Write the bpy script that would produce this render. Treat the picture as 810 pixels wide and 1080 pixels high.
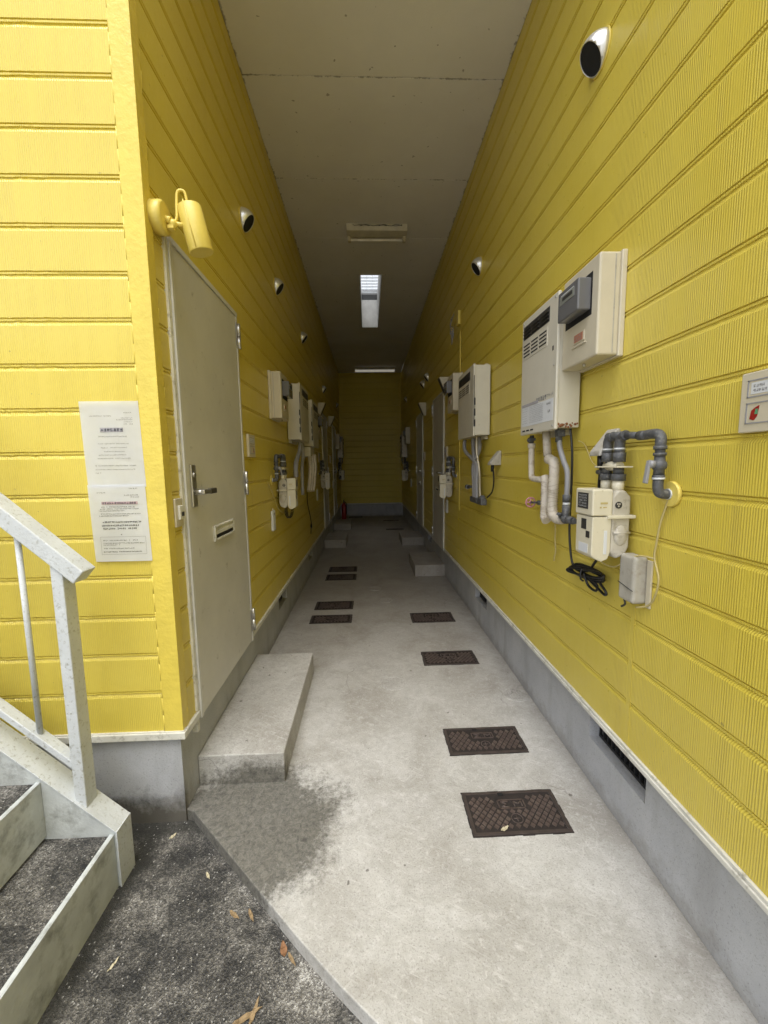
import bpy, bmesh, math, random
from mathutils import Vector, Matrix
from math import radians, sin, cos, pi
random.seed(7)
for o in list(bpy.data.objects): bpy.data.objects.remove(o)
S = bpy.context.scene
COL = S.collection

# ------------------------------------------------------------------ camera, sky, sun, exposure
cd = bpy.data.cameras.new('camera'); cam = bpy.data.objects.new('camera', cd); COL.objects.link(cam)
S.camera = cam
cd.sensor_fit = 'VERTICAL'; cd.sensor_height = 24.0; cd.lens = 24.0*431.2/1080
cd.clip_start = 0.02; cd.clip_end = 1000
R_ = Vector((0.99912819, -0.03904648, -0.0147728)); U_ = Vector((0.01909058, 0.11263105, 0.99345347)); F_ = Vector((0.03712699, 0.99286939, -0.11327828))
m = Matrix((R_, U_, -F_)).transposed().to_4x4(); m.translation = Vector((0, 0, 1.5)); cam.matrix_world = m

SUN_EL, SUN_AZ = radians(68), radians(185)      # azimuth clockwise from +Y: behind the camera, a little left
W = bpy.data.worlds.new('World'); S.world = W; W.use_nodes = True
nt = W.node_tree; bg = nt.nodes['Background']
sky = nt.nodes.new('ShaderNodeTexSky'); sky.sky_type = 'NISHITA'; sky.sun_disc = False
sky.sun_elevation = SUN_EL; sky.sun_rotation = SUN_AZ; sky.dust_density = 3.0; sky.air_density = 1.2
hs = nt.nodes.new('ShaderNodeHueSaturation'); hs.inputs['Saturation'].default_value = 0.22
nt.links.new(sky.outputs[0], hs.inputs['Color']); nt.links.new(hs.outputs[0], bg.inputs['Color'])
bg.inputs['Strength'].default_value = 0.15
sl = bpy.data.lights.new('sun', 'SUN'); sl.energy = 0.5; sl.angle = radians(35); sl.color = (1, 0.985, 0.96)
so = bpy.data.objects.new('sun', sl); COL.objects.link(so)
sd = Vector((sin(SUN_AZ)*cos(SUN_EL), cos(SUN_AZ)*cos(SUN_EL), sin(SUN_EL)))
so.rotation_euler = sd.to_track_quat('Z', 'Y').to_euler(); so.location = (0, -5, 12)
S.view_settings.view_transform = 'Standard'; S.view_settings.look = 'None'; S.view_settings.gamma = 1
S.view_settings.exposure = 1.26; S.view_settings.use_curve_mapping = False
S.render.engine = 'CYCLES'
S.cycles.use_denoising = True
S.cycles.max_bounces = 8; S.cycles.diffuse_bounces = 6; S.cycles.caustics_reflective = False; S.cycles.caustics_refractive = False
S.cycles.sample_clamp_indirect = 4

# ------------------------------------------------------------------ materials
def ramp(nt, fac, pts):
    r = nt.nodes.new('ShaderNodeValToRGB'); e = r.color_ramp.elements
    while len(e) < len(pts): e.new(0.5)
    for k, (p, c) in enumerate(pts):
        e[k].position = p; e[k].color = (c, c, c, 1) if not isinstance(c, tuple) else (*c, 1)
    nt.links.new(fac, r.inputs[0]); return r.outputs[0]
def mathn(nt, op, a, b=None, c=None, clamp=False):
    n = nt.nodes.new('ShaderNodeMath'); n.operation = op; n.use_clamp = clamp
    for i, v in enumerate((a, b, c)):
        if v is None: continue
        if isinstance(v, (int, float)): n.inputs[i].default_value = v
        else: nt.links.new(v, n.inputs[i])
    return n.outputs[0]
def mixc(nt, f, a, b, mode='MIX'):
    n = nt.nodes.new('ShaderNodeMix'); n.data_type = 'RGBA'; n.blend_type = mode
    for s, v in ((0, f), (6, a), (7, b)):
        if isinstance(v, (int, float)): n.inputs[s].default_value = v
        elif isinstance(v, tuple): n.inputs[s].default_value = (*v, 1)
        else: nt.links.new(v, n.inputs[s])
    return n.outputs[2]
def vmap(nt, vec, sc):
    n = nt.nodes.new('ShaderNodeVectorMath'); n.operation = 'MULTIPLY'; nt.links.new(vec, n.inputs[0]); n.inputs[1].default_value = sc
    return n.outputs[0]
def noise(nt, vec, scale, detail=4, rough=0.6, dist=0.0):
    n = nt.nodes.new('ShaderNodeTexNoise'); n.inputs['Scale'].default_value = scale; n.inputs['Detail'].default_value = detail
    n.inputs['Roughness'].default_value = rough; n.inputs['Distortion'].default_value = dist
    nt.links.new(vec, n.inputs['Vector']); return n.outputs[0]
def start(name):
    m = bpy.data.materials.new(name); m.use_nodes = True; nt = m.node_tree
    b = nt.nodes['Principled BSDF']
    g = nt.nodes.new('ShaderNodeNewGeometry')
    return m, nt, b, g.outputs['Position']
def bump(nt, b, h, strength, dist):
    n = nt.nodes.new('ShaderNodeBump'); n.inputs['Strength'].default_value = strength; n.inputs['Distance'].default_value = dist
    nt.links.new(h, n.inputs['Height']); nt.links.new(n.outputs[0], b.inputs['Normal'])
def mat(name, col, rough=0.5, metal=0.0, var=0.12, vs=9, dirt=None, bmp=0.0, bs=60, spec=0.5, trans=0, alpha=1, rv=0.1):
    m, nt, b, P = start(name)
    c = mixc(nt, ramp(nt, noise(nt, P, vs, 5), [(0.3, 0.0), (0.7, 1.0)]), tuple(x*(1-var) for x in col), tuple(min(1, x*(1+var)) for x in col))
    if dirt:
        dc, lo, hi, ds = dirt
        c = mixc(nt, ramp(nt, noise(nt, P, ds, 7, 0.7), [(lo, 0.0), (hi, 1.0)]), c, dc)
    nt.links.new(c, b.inputs['Base Color'])
    b.inputs['Roughness'].default_value = rough; b.inputs['Metallic'].default_value = metal
    b.inputs['Specular IOR Level'].default_value = spec
    if rv:
        nt.links.new(mathn(nt, 'MULTIPLY_ADD', noise(nt, P, vs*2.3, 4), rv*2, rough-rv), b.inputs['Roughness'])
    if bmp: bump(nt, b, noise(nt, P, bs, 4), bmp, 0.004)
    if alpha < 1: b.inputs['Alpha'].default_value = alpha
    return m

YEL = (0.68, 0.54, 0.085)
def siding_mat():
    m, nt, b, P = start('yellow_siding_paint')
    sx = nt.nodes.new('ShaderNodeSeparateXYZ'); nt.links.new(P, sx.inputs[0])
    s = mathn(nt, 'ADD', sx.outputs[0], sx.outputs[1])
    cb = nt.nodes.new('ShaderNodeCombineXYZ'); nt.links.new(s, cb.inputs[0]); nt.links.new(sx.outputs[2], cb.inputs[2])
    V = cb.outputs[0]
    # course index so that the combing changes from board to board
    ci = mathn(nt, 'FLOOR', mathn(nt, 'DIVIDE', mathn(nt, 'SUBTRACT', sx.outputs[2], 0.0655), 0.1665))
    cb2 = nt.nodes.new('ShaderNodeCombineXYZ')
    nt.links.new(s, cb2.inputs[0]); nt.links.new(mathn(nt, 'MULTIPLY', ci, 3.7), cb2.inputs[1]); nt.links.new(mathn(nt, 'MULTIPLY', sx.outputs[2], 0.004), cb2.inputs[2])
    wob = noise(nt, cb2.outputs[0], 26, 2, 0.5)
    wav = mathn(nt, 'SINE', mathn(nt, 'MULTIPLY_ADD', s, 2*pi/0.0078, mathn(nt, 'MULTIPLY', wob, 7.0)))
    amp = ramp(nt, noise(nt, cb2.outputs[0], 15, 2, 0.6), [(0.32, 0.25), (0.55, 1.0)])
    ribs = mathn(nt, 'MULTIPLY_ADD', mathn(nt, 'MULTIPLY', wav, amp), 0.5, 0.5)
    fine = noise(nt, vmap(nt, V, (420, 1, 14)), 1, 2)
    blot = noise(nt, V, 38, 5, 0.65)
    big = noise(nt, P, 1.7, 5, 0.6)
    h = mathn(nt, 'ADD', mathn(nt, 'MULTIPLY', ribs, 1.0), mathn(nt, 'ADD', mathn(nt, 'MULTIPLY', fine, 0.25), mathn(nt, 'MULTIPLY', blot, 0.8)))
    bump(nt, b, h, 0.52, 0.0021)
    c = mixc(nt, ramp(nt, big, [(0.3, 0.0), (0.7, 1.0)]), (0.66, 0.525, 0.066), (0.72, 0.585, 0.088))
    c = mixc(nt, mathn(nt, 'MULTIPLY', mathn(nt, 'SUBTRACT', 1.0, ribs), 0.26), c, (0.38, 0.29, 0.05))
    # scuffs and specks of grime held in the grain
    sp = ramp(nt, noise(nt, vmap(nt, V, (1, 1, 0.5)), 110, 3, 0.6), [(0.70, 0.0), (0.76, 1.0)])
    c = mixc(nt, mathn(nt, 'MULTIPLY', sp, 0.4), c, (0.25, 0.18, 0.05))
    st = ramp(nt, noise(nt, vmap(nt, V, (9, 1, 0.7)), 1, 5, 0.65), [(0.55, 0.0), (0.8, 1.0)])
    c = mixc(nt, mathn(nt, 'MULTIPLY', st, 0.22), c, (0.42, 0.30, 0.06))
    sp2 = ramp(nt, noise(nt, V, 46, 2, 0.5), [(0.735, 0.0), (0.75, 1.0)])
    c = mixc(nt, mathn(nt, 'MULTIPLY', sp2, 0.55), c, (0.16, 0.12, 0.04))
    st2 = ramp(nt, noise(nt, vmap(nt, V, (22, 1, 0.55)), 1, 5, 0.7), [(0.60, 0.0), (0.72, 1.0)])
    c = mixc(nt, mathn(nt, 'MULTIPLY', st2, 0.16), c, (0.30, 0.24, 0.08))
    fade = ramp(nt, noise(nt, P, 0.8, 3, 0.5), [(0.45, 0.0), (0.7, 1.0)])
    c = mixc(nt, mathn(nt, 'MULTIPLY', fade, 0.22), c, (0.74, 0.62, 0.20))
    nt.links.new(c, b.inputs['Base Color'])
    nt.links.new(mathn(nt, 'MULTIPLY_ADD', blot, 0.25, 0.19), b.inputs['Roughness'])
    return m
M = {}
M['siding'] = siding_mat()
M['trimyel'] = mat('yellow_trim_paint', YEL, 0.4, var=0.07, bmp=0.7, bs=38, dirt=((0.35, 0.26, 0.07), 0.68, 0.8, 30))
M['pipeyel'] = mat('yellow_painted_fitting', (0.70, 0.56, 0.12), 0.38, var=0.08, bmp=0.3, bs=70)
M['cream'] = mat('cream_trim', (0.64, 0.63, 0.57), 0.45, dirt=((0.25, 0.23, 0.18), 0.54, 0.72, 26))
M['door'] = mat('taupe_door_paint', (0.57, 0.555, 0.50), 0.36, var=0.08, vs=3, bmp=0.15, bs=16, dirt=((0.30, 0.28, 0.23), 0.62, 0.72, 14), rv=0.15)
M['doorframe'] = mat('grey_door_frame', (0.58, 0.575, 0.55), 0.4, var=0.06)
M['steel'] = mat('brushed_steel', (0.55, 0.54, 0.52), 0.32, 0.9, rv=0.08)
M['dark_steel'] = mat('dark_lever_steel', (0.16, 0.15, 0.14), 0.35, 0.8)
M['chrome'] = mat('polished_vent_steel', (0.75, 0.75, 0.74), 0.33, 0.75, rv=0.05, dirt=((0.3, 0.29, 0.26), 0.6, 0.8, 40))
M['black'] = mat('black_rubber', (0.012, 0.012, 0.013), 0.4)
M['hole'] = mat('black_mesh_opening', (0.008, 0.008, 0.008), 0.8)
M['beige'] = mat('beige_plastic', (0.56, 0.51, 0.39), 0.42, var=0.05, dirt=((0.33, 0.27, 0.17), 0.66, 0.8, 26))
M['beige_dark'] = mat('tan_plastic', (0.52, 0.42, 0.27), 0.5, var=0.06)
M['enamel'] = mat('white_enamel', (0.58, 0.55, 0.46), 0.35, var=0.04, dirt=((0.36, 0.28, 0.17), 0.66, 0.8, 17))
M['meterwhite'] = mat('cream_meter_paint', (0.62, 0.58, 0.45), 0.4, var=0.05, dirt=((0.33, 0.27, 0.16), 0.62, 0.78, 45))
M['meterbody'] = mat('weathered_meter_casting', (0.46, 0.43, 0.36), 0.5, 0.0, bmp=0.4, bs=50, dirt=((0.22, 0.19, 0.14), 0.55, 0.8, 30))
M['cast'] = mat('grey_pipe_coating', (0.085, 0.088, 0.093), 0.55, 0.1, bmp=0.6, bs=90, dirt=((0.25, 0.24, 0.22), 0.54, 0.72, 70))
M['greyflex'] = mat('grey_conduit', (0.27, 0.27, 0.28), 0.45, bmp=0.2)
M['tape'] = mat('white_insulation_wrap', (0.58, 0.53, 0.45), 0.6, bmp=0.8, bs=40, dirt=((0.30, 0.24, 0.17), 0.52, 0.75, 35))
M['tape_shade'] = mat('wrap_seam', (0.36, 0.30, 0.22), 0.7)  # darker colour of the seam lines in the wrap
M['smoke'] = mat('smoky_cover', (0.13, 0.13, 0.135), 0.15, 0, var=0.05, rv=0.03)
M['lcd'] = mat('grey_display', (0.20, 0.21, 0.19), 0.3)
M['darkpanel'] = mat('dark_label', (0.035, 0.035, 0.035), 0.4)
M['paperlabel'] = mat('white_label', (0.62, 0.64, 0.66), 0.6, var=0.03)
M['ink'] = mat('print_ink', (0.06, 0.06, 0.075), 0.7)
M['inksoft'] = mat('grey_print', (0.28, 0.28, 0.29), 0.7)
M['paper'] = mat('white_paper', (0.88, 0.90, 0.94), 0.75, var=0.025, vs=14, bmp=0.12, bs=9)
M['hl'] = mat('grey_highlight_print', (0.33, 0.32, 0.34), 0.7)
M['pinkband'] = mat('pinkish_title_band', (0.50, 0.36, 0.36), 0.7)
M['pink'] = mat('pink_handwheel_plastic', (0.50, 0.22, 0.26), 0.5)
M['red'] = mat('red_paint', (0.30, 0.018, 0.015), 0.35)
M['orange'] = mat('orange_label', (0.42, 0.17, 0.10), 0.5)
M['green'] = mat('green_mark', (0.10, 0.32, 0.16), 0.5)
M['iron'] = mat('brown_cast_iron', (0.098, 0.072, 0.064), 0.5, 0.2, var=0.25, vs=20, bmp=0.5, bs=120, dirt=((0.16, 0.13, 0.11), 0.5, 0.75, 30))
M['iron_mid'] = mat('worn_iron_frame', (0.055, 0.042, 0.037), 0.6, 0.1, var=0.3, vs=30)
M['iron_lo'] = mat('dark_cast_iron', (0.024, 0.018, 0.016), 0.8, 0.0, var=0.3, vs=25)
def ceil_mat():
    m, nt, b, P = start('taupe_ceiling_board')
    sx = nt.nodes.new('ShaderNodeSeparateXYZ'); nt.links.new(P, sx.inputs[0]); X, Y, Z = sx.outputs
    c = mixc(nt, ramp(nt, noise(nt, P, 1.6, 5), [(0.3, 0.0), (0.7, 1.0)]), (0.66, 0.64, 0.58), (0.73, 0.715, 0.66))
    sp = ramp(nt, noise(nt, P, 19, 2, 0.5), [(0.715, 0.0), (0.73, 1.0)])
    ex = mathn(nt, 'MINIMUM', mathn(nt, 'ADD', X, 0.81), mathn(nt, 'SUBTRACT', 1.0, X))
    en = ramp(nt, mathn(nt, 'SUBTRACT', mathn(nt, 'MULTIPLY_ADD', noise(nt, P, 17, 4, 0.8), 0.11, -0.052), ex), [(0.0, 0.0), (0.004, 1.0)])
    wy = mathn(nt, 'MINIMUM', mathn(nt, 'ABSOLUTE', mathn(nt, 'SUBTRACT', Y, 3.14)), mathn(nt, 'ABSOLUTE', mathn(nt, 'SUBTRACT', Y, 4.15)))
    jn = ramp(nt, mathn(nt, 'SUBTRACT', mathn(nt, 'MULTIPLY_ADD', noise(nt, P, 11, 4, 0.8), 0.06, -0.027), wy), [(0.0, 0.0), (0.003, 1.0)])
    c = mixc(nt, mathn(nt, 'MULTIPLY', mathn(nt, 'MAXIMUM', mathn(nt, 'MAXIMUM', sp, en), jn), 0.6), c, (0.14, 0.12, 0.085))
    nt.links.new(c, b.inputs['Base Color']); b.inputs['Roughness'].default_value = 0.7
    bump(nt, b, noise(nt, P, 110, 4), 0.25, 0.004)
    return m
M['ceil'] = ceil_mat()
M['core'] = mat('plain_yellow_wall', (0.6, 0.45, 0.08), 0.6)
M['roof'] = mat('grey_roof', (0.25, 0.25, 0.25), 0.7)
M['shaft'] = mat('white_shaft_board', (0.68, 0.68, 0.66), 0.6)
M['lampcream'] = mat('cream_lamp_body', (0.52, 0.48, 0.36), 0.45)
M['tube'] = mat('white_tube_glass', (0.85, 0.84, 0.80), 0.25)
M['wire_y'] = mat('yellowed_wire', (0.46, 0.38, 0.16), 0.5)
M['leafdry'] = mat('dry_leaf', (0.27, 0.19, 0.10), 0.8, var=0.3, vs=60)
M['leafred'] = mat('russet_leaf', (0.22, 0.11, 0.05), 0.8, var=0.3, vs=60)
M['leafpale'] = mat('pale_leaf', (0.50, 0.45, 0.31), 0.7)
M['rail'] = mat('weathered_white_rail', (0.55, 0.58, 0.60), 0.5, var=0.08, bmp=0.5, bs=120, dirt=((0.27, 0.27, 0.23), 0.55, 0.70, 75))
M['stairpaint'] = mat('stained_stair_paint', (0.50, 0.53, 0.53), 0.55, var=0.15, bmp=0.5, bs=70, dirt=((0.11, 0.11, 0.095), 0.50, 0.74, 7))
M['grille'] = mat('black_grille', (0.03, 0.03, 0.032), 0.5, 0.2)
M['greybox'] = mat('grey_dusty_box', (0.40, 0.38, 0.33), 0.55, dirt=((0.26, 0.23, 0.18), 0.5, 0.75, 25))

def glass_mat():
    m, nt, b, P = start('wired_glass')
    b.inputs['Base Color'].default_value = (0.85, 0.88, 0.9, 1); b.inputs['Transmission Weight'].default_value = 1; b.inputs['Roughness'].default_value = 0.3
    tr = nt.nodes.new('ShaderNodeBsdfTransparent'); mx = nt.nodes.new('ShaderNodeMixShader'); mx.inputs[0].default_value = 0.8
    nt.links.new(b.outputs[0], mx.inputs[1]); nt.links.new(tr.outputs[0], mx.inputs[2]); nt.links.new(mx.outputs[0], nt.nodes['Material Output'].inputs[0])
    return m
M['glass'] = glass_mat()

def foundation_mat():
    m, nt, b, P = start('grey_mortar')
    sx = nt.nodes.new('ShaderNodeSeparateXYZ'); nt.links.new(P, sx.inputs[0])
    c = mixc(nt, ramp(nt, noise(nt, P, 3.5, 6), [(0.3, 0.0), (0.7, 1.0)]), (0.37, 0.38, 0.405), (0.48, 0.49, 0.51))
    pit = ramp(nt, noise(nt, P, 170, 3, 0.7), [(0.30, 1.0), (0.42, 0.0)])
    c = mixc(nt, mathn(nt, 'MULTIPLY', pit, 0.6), c, (0.13, 0.13, 0.13))
    lt = ramp(nt, noise(nt, P, 120, 2), [(0.62, 0.0), (0.72, 1.0)])
    c = mixc(nt, mathn(nt, 'MULTIPLY', lt, 0.4), c, (0.48, 0.49, 0.5))
    # moss climbing the foot of the facade plinth
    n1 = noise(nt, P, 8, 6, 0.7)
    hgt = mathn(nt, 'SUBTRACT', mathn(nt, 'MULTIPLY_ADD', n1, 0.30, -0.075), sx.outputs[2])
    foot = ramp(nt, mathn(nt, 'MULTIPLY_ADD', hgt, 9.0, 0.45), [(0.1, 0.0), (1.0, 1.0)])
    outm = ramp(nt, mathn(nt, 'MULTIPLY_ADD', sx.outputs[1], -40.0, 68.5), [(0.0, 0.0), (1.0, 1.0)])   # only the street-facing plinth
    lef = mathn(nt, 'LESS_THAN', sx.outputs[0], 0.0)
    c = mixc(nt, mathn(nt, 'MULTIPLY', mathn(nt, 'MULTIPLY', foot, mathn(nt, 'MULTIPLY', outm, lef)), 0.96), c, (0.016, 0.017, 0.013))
    st = ramp(nt, noise(nt, vmap(nt, P, (5, 5, 1.2)), 1, 6, 0.65), [(0.52, 0.0), (0.72, 1.0)])
    c = mixc(nt, mathn(nt, 'MULTIPLY', st, 0.35), c, (0.19, 0.18, 0.16))
    sp = ramp(nt, mathn(nt, 'MULTIPLY_ADD', mathn(nt, 'SUBTRACT', mathn(nt, 'MULTIPLY_ADD', noise(nt, P, 13, 7, 0.78), 0.30, -0.09), sx.outputs[2]), 16.0, 0.3), [(0.0, 0.0), (1.0, 1.0)])
    c = mixc(nt, mathn(nt, 'MULTIPLY', sp, 0.38), c, (0.20, 0.18, 0.15))
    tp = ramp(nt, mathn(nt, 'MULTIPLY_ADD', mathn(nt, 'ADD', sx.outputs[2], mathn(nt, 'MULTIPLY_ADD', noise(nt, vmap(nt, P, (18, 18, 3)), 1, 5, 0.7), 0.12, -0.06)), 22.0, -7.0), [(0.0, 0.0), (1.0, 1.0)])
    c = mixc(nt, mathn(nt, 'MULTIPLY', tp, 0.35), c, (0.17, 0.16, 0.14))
    nt.links.new(c, b.inputs['Base Color']); b.inputs['Roughness'].default_value = 0.85
    bump(nt, b, mathn(nt, 'ADD', noise(nt, P, 150, 4, 0.7), mathn(nt, 'MULTIPLY', noise(nt, P, 14, 3), 1.2)), 0.5, 0.003)
    return m
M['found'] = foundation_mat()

def concrete_mat(name, brown=0.0):
    m, nt, b, P = start(name)
    sx = nt.nodes.new('ShaderNodeSeparateXYZ'); nt.links.new(P, sx.inputs[0]); X, Y, Z = sx.outputs
    a = (0.33, 0.315, 0.285); l = (0.55, 0.545, 0.525)
    c = mixc(nt, ramp(nt, noise(nt, P, 2.3, 8, 0.66, 0.6), [(0.32, 0.0), (0.66, 1.0)]), a, l)
    c = mixc(nt, mathn(nt, 'MULTIPLY', ramp(nt, noise(nt, P, 11, 9, 0.78, 1.6), [(0.47, 0.0), (0.60, 1.0)]), 0.33), c, (0.27, 0.255, 0.23))
    c = mixc(nt, mathn(nt, 'MULTIPLY', ramp(nt, noise(nt, P, 34, 7, 0.8, 1.0), [(0.52, 0.0), (0.62, 1.0)]), 0.42), c, (0.64, 0.635, 0.62))
    c = mixc(nt, mathn(nt, 'MULTIPLY', ramp(nt, noise(nt, P, 150, 4, 0.75), [(0.38, 1.0), (0.46, 0.0)]), 0.45), c, (0.15, 0.14, 0.12))
    c = mixc(nt, mathn(nt, 'MULTIPLY', ramp(nt, noise(nt, P, 23, 2, 0.5), [(0.735, 0.0), (0.75, 1.0)]), 0.7), c, (0.07, 0.06, 0.05))
    # trowel scratches and a few hairline cracks
    rot = nt.nodes.new('ShaderNodeVectorRotate'); rot.inputs['Angle'].default_value = 0.5; rot.rotation_type = 'Z_AXIS'; nt.links.new(P, rot.inputs['Vector'])
    tw = ramp(nt, noise(nt, vmap(nt, rot.outputs[0], (9, 95, 1)), 1, 4, 0.6, 0.8), [(0.60, 0.0), (0.68, 1.0)])
    c = mixc(nt, mathn(nt, 'MULTIPLY', tw, 0.30), c, (0.68, 0.675, 0.66))
    cr = nt.nodes.new('ShaderNodeTexVoronoi'); cr.feature = 'DISTANCE_TO_EDGE'; cr.inputs['Scale'].default_value = 0.9
    dn = nt.nodes.new('ShaderNodeVectorMath'); dn.operation = 'ADD'; nzc = nt.nodes.new('ShaderNodeTexNoise'); nzc.inputs['Scale'].default_value = 6; nzc.inputs['Detail'].default_value = 6
    nt.links.new(P, nzc.inputs['Vector']); nt.links.new(P, dn.inputs[0]); nt.links.new(vmap(nt, nzc.outputs['Color'], (0.22, 0.22, 0)), dn.inputs[1]); nt.links.new(dn.outputs[0], cr.inputs['Vector'])
    ck = mathn(nt, 'MULTIPLY', ramp(nt, cr.outputs['Distance'], [(0.0, 1.0), (0.0035, 0.0)]), ramp(nt, noise(nt, P, 1.3, 3), [(0.5, 0.0), (0.6, 1.0)]))
    c = mixc(nt, mathn(nt, 'MULTIPLY', ck, 0.55), c, (0.12, 0.11, 0.10))
    # browner, darker concrete further into the passage
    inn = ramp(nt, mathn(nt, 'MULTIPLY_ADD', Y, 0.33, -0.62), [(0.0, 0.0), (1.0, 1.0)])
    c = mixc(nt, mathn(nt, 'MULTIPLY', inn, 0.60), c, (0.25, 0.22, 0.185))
    # grime line along the right plinth
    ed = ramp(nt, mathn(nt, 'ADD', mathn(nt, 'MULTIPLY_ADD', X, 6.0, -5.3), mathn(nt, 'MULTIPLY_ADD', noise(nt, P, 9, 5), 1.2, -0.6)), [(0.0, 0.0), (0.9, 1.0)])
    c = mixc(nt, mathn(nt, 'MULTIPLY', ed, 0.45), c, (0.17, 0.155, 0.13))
    # mossy stain with a ragged outline in front of the nearest step
    dx = mathn(nt, 'DIVIDE', mathn(nt, 'ADD', X, 0.56), 0.47); dy = mathn(nt, 'DIVIDE', mathn(nt, 'SUBTRACT', Y, 1.58), 0.40)
    d = mathn(nt, 'SQRT', mathn(nt, 'ADD', mathn(nt, 'MULTIPLY', dx, dx), mathn(nt, 'MULTIPLY', dy, dy)))
    d = mathn(nt, 'ADD', d, mathn(nt, 'MULTIPLY_ADD', noise(nt, P, 4.5, 4, 0.65), 0.9, -0.45))
    d = mathn(nt, 'ADD', d, mathn(nt, 'MULTIPLY_ADD', noise(nt, P, 38, 7, 0.8), 1.1, -0.55))
    d = mathn(nt, 'ADD', d, mathn(nt, 'MULTIPLY', mathn(nt, 'MAXIMUM', mathn(nt, 'SUBTRACT', Z, 0.02), 0.0), 3.0))
    sm = ramp(nt, d, [(0.70, 1.0), (1.0, 0.0)])
    mc = mixc(nt, ramp(nt, noise(nt, P, 48, 9, 0.85, 0.8), [(0.38, 0.0), (0.66, 1.0)]), (0.040, 0.038, 0.032), (0.21, 0.20, 0.17))
    c = mixc(nt, mathn(nt, 'MULTIPLY', sm, 0.92), c, mc)
    nt.links.new(c, b.inputs['Base Color'])
    nt.links.new(mathn(nt, 'MULTIPLY_ADD', noise(nt, P, 12, 4), 0.3, 0.55), b.inputs['Roughness'])
    h = mathn(nt, 'ADD', mathn(nt, 'MULTIPLY', noise(nt, P, 190, 4, 0.7), 0.6), mathn(nt, 'MULTIPLY', noise(nt, P, 22, 5, 0.7), 1.3))
    bump(nt, b, h, 0.5, 0.004)
    return m
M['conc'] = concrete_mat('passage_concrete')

def agg_mat():
    m, nt, b, P = start('mossy_aggregate_concrete')
    sx0 = nt.nodes.new('ShaderNodeSeparateXYZ'); nt.links.new(P, sx0.inputs[0])
    n = nt.nodes.new('ShaderNodeTexVoronoi'); n.inputs['Scale'].default_value = 230; nt.links.new(P, n.inputs['Vector'])
    grain = n.outputs['Color']
    g = nt.nodes.new('ShaderNodeSeparateColor'); nt.links.new(grain, g.inputs[0])
    patch = mathn(nt, 'MULTIPLY_ADD', noise(nt, P, 5.0, 8, 0.74, 0.15), 1.55, -0.32)
    lvl = mathn(nt, 'ADD', mathn(nt, 'MULTIPLY', g.outputs[0], 0.40), mathn(nt, 'MULTIPLY', patch, 1.3))
    c = nt.nodes.new('ShaderNodeValToRGB'); e = c.color_ramp.elements
    e[0].position = 0.78; e[0].color = (0.030, 0.030, 0.028, 1); e[1].position = 1.30; e[1].color = (0.46, 0.44, 0.40, 1)
    for p, cc in ((0.92, (0.070, 0.067, 0.060, 1)), (1.0, (0.135, 0.125, 0.108, 1)), (1.12, (0.25, 0.235, 0.20, 1))):
        k = e.new(min(p, 1.0) if p <= 1 else 1.0); k.color = cc
    # remap into 0..1
    mr = nt.nodes.new('ShaderNodeMapRange'); mr.inputs[1].default_value = 0.36; mr.inputs[2].default_value = 1.32
    nt.links.new(lvl, mr.inputs[0])
    for k, (p, cc) in zip(e, ((0.10, (0.018, 0.018, 0.018, 1)), (0.33, (0.045, 0.044, 0.041, 1)), (0.53, (0.105, 0.100, 0.091, 1)), (0.74, (0.215, 0.205, 0.185, 1)), (1.0, (0.50, 0.49, 0.46, 1)))):
        k.position = p; k.color = cc
    tk = mathn(nt, 'ADD', mathn(nt, 'MULTIPLY_ADD', sx0.outputs[1], 1.093, -1.027), sx0.outputs[0])      # distance from the slab edge
    kb = mathn(nt, 'MULTIPLY', ramp(nt, mathn(nt, 'MULTIPLY_ADD', tk, 3.2, 1.0), [(0.0, 0.0), (1.0, 1.0)]), ramp(nt, mathn(nt, 'MULTIPLY_ADD', sx0.outputs[1], -2.5, 3.6), [(0.0, 0.0), (1.0, 1.0)]))
    nt.links.new(mathn(nt, 'ADD', mr.outputs[0], mathn(nt, 'MULTIPLY', kb, 0.17)), c.inputs[0])
    sx = nt.nodes.new('ShaderNodeSeparateXYZ'); nt.links.new(P, sx.inputs[0])
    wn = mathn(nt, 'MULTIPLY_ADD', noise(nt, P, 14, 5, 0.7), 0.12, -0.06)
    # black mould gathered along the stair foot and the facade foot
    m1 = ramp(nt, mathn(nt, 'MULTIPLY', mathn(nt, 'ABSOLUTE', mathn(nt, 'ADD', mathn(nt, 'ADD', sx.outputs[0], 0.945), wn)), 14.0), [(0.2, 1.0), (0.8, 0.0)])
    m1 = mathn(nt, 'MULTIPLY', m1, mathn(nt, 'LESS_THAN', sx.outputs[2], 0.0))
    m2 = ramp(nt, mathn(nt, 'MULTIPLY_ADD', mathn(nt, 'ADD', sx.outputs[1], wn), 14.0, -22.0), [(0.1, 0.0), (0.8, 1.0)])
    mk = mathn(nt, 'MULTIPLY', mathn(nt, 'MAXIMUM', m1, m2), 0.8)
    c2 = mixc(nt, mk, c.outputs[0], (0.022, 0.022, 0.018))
    wh = mathn(nt, 'MULTIPLY', mathn(nt, 'GREATER_THAN', g.outputs[1], 0.985), 0.5)
    col = mixc(nt, wh, c2, (0.62, 0.61, 0.58))
    nt.links.new(col, b.inputs['Base Color']); b.inputs['Roughness'].default_value = 0.85
    bump(nt, b, mathn(nt, 'ADD', n.outputs['Distance'], mathn(nt, 'MULTIPLY', noise(nt, P, 30, 4), 0.6)), 0.7, 0.006)
    return m
M['agg'] = agg_mat()
M['roadc'] = mat('pale_concrete_road', (0.50, 0.49, 0.47), 0.8, var=0.15, vs=1.5)  # pale tone of the added, unseen light-bouncing ground

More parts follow.
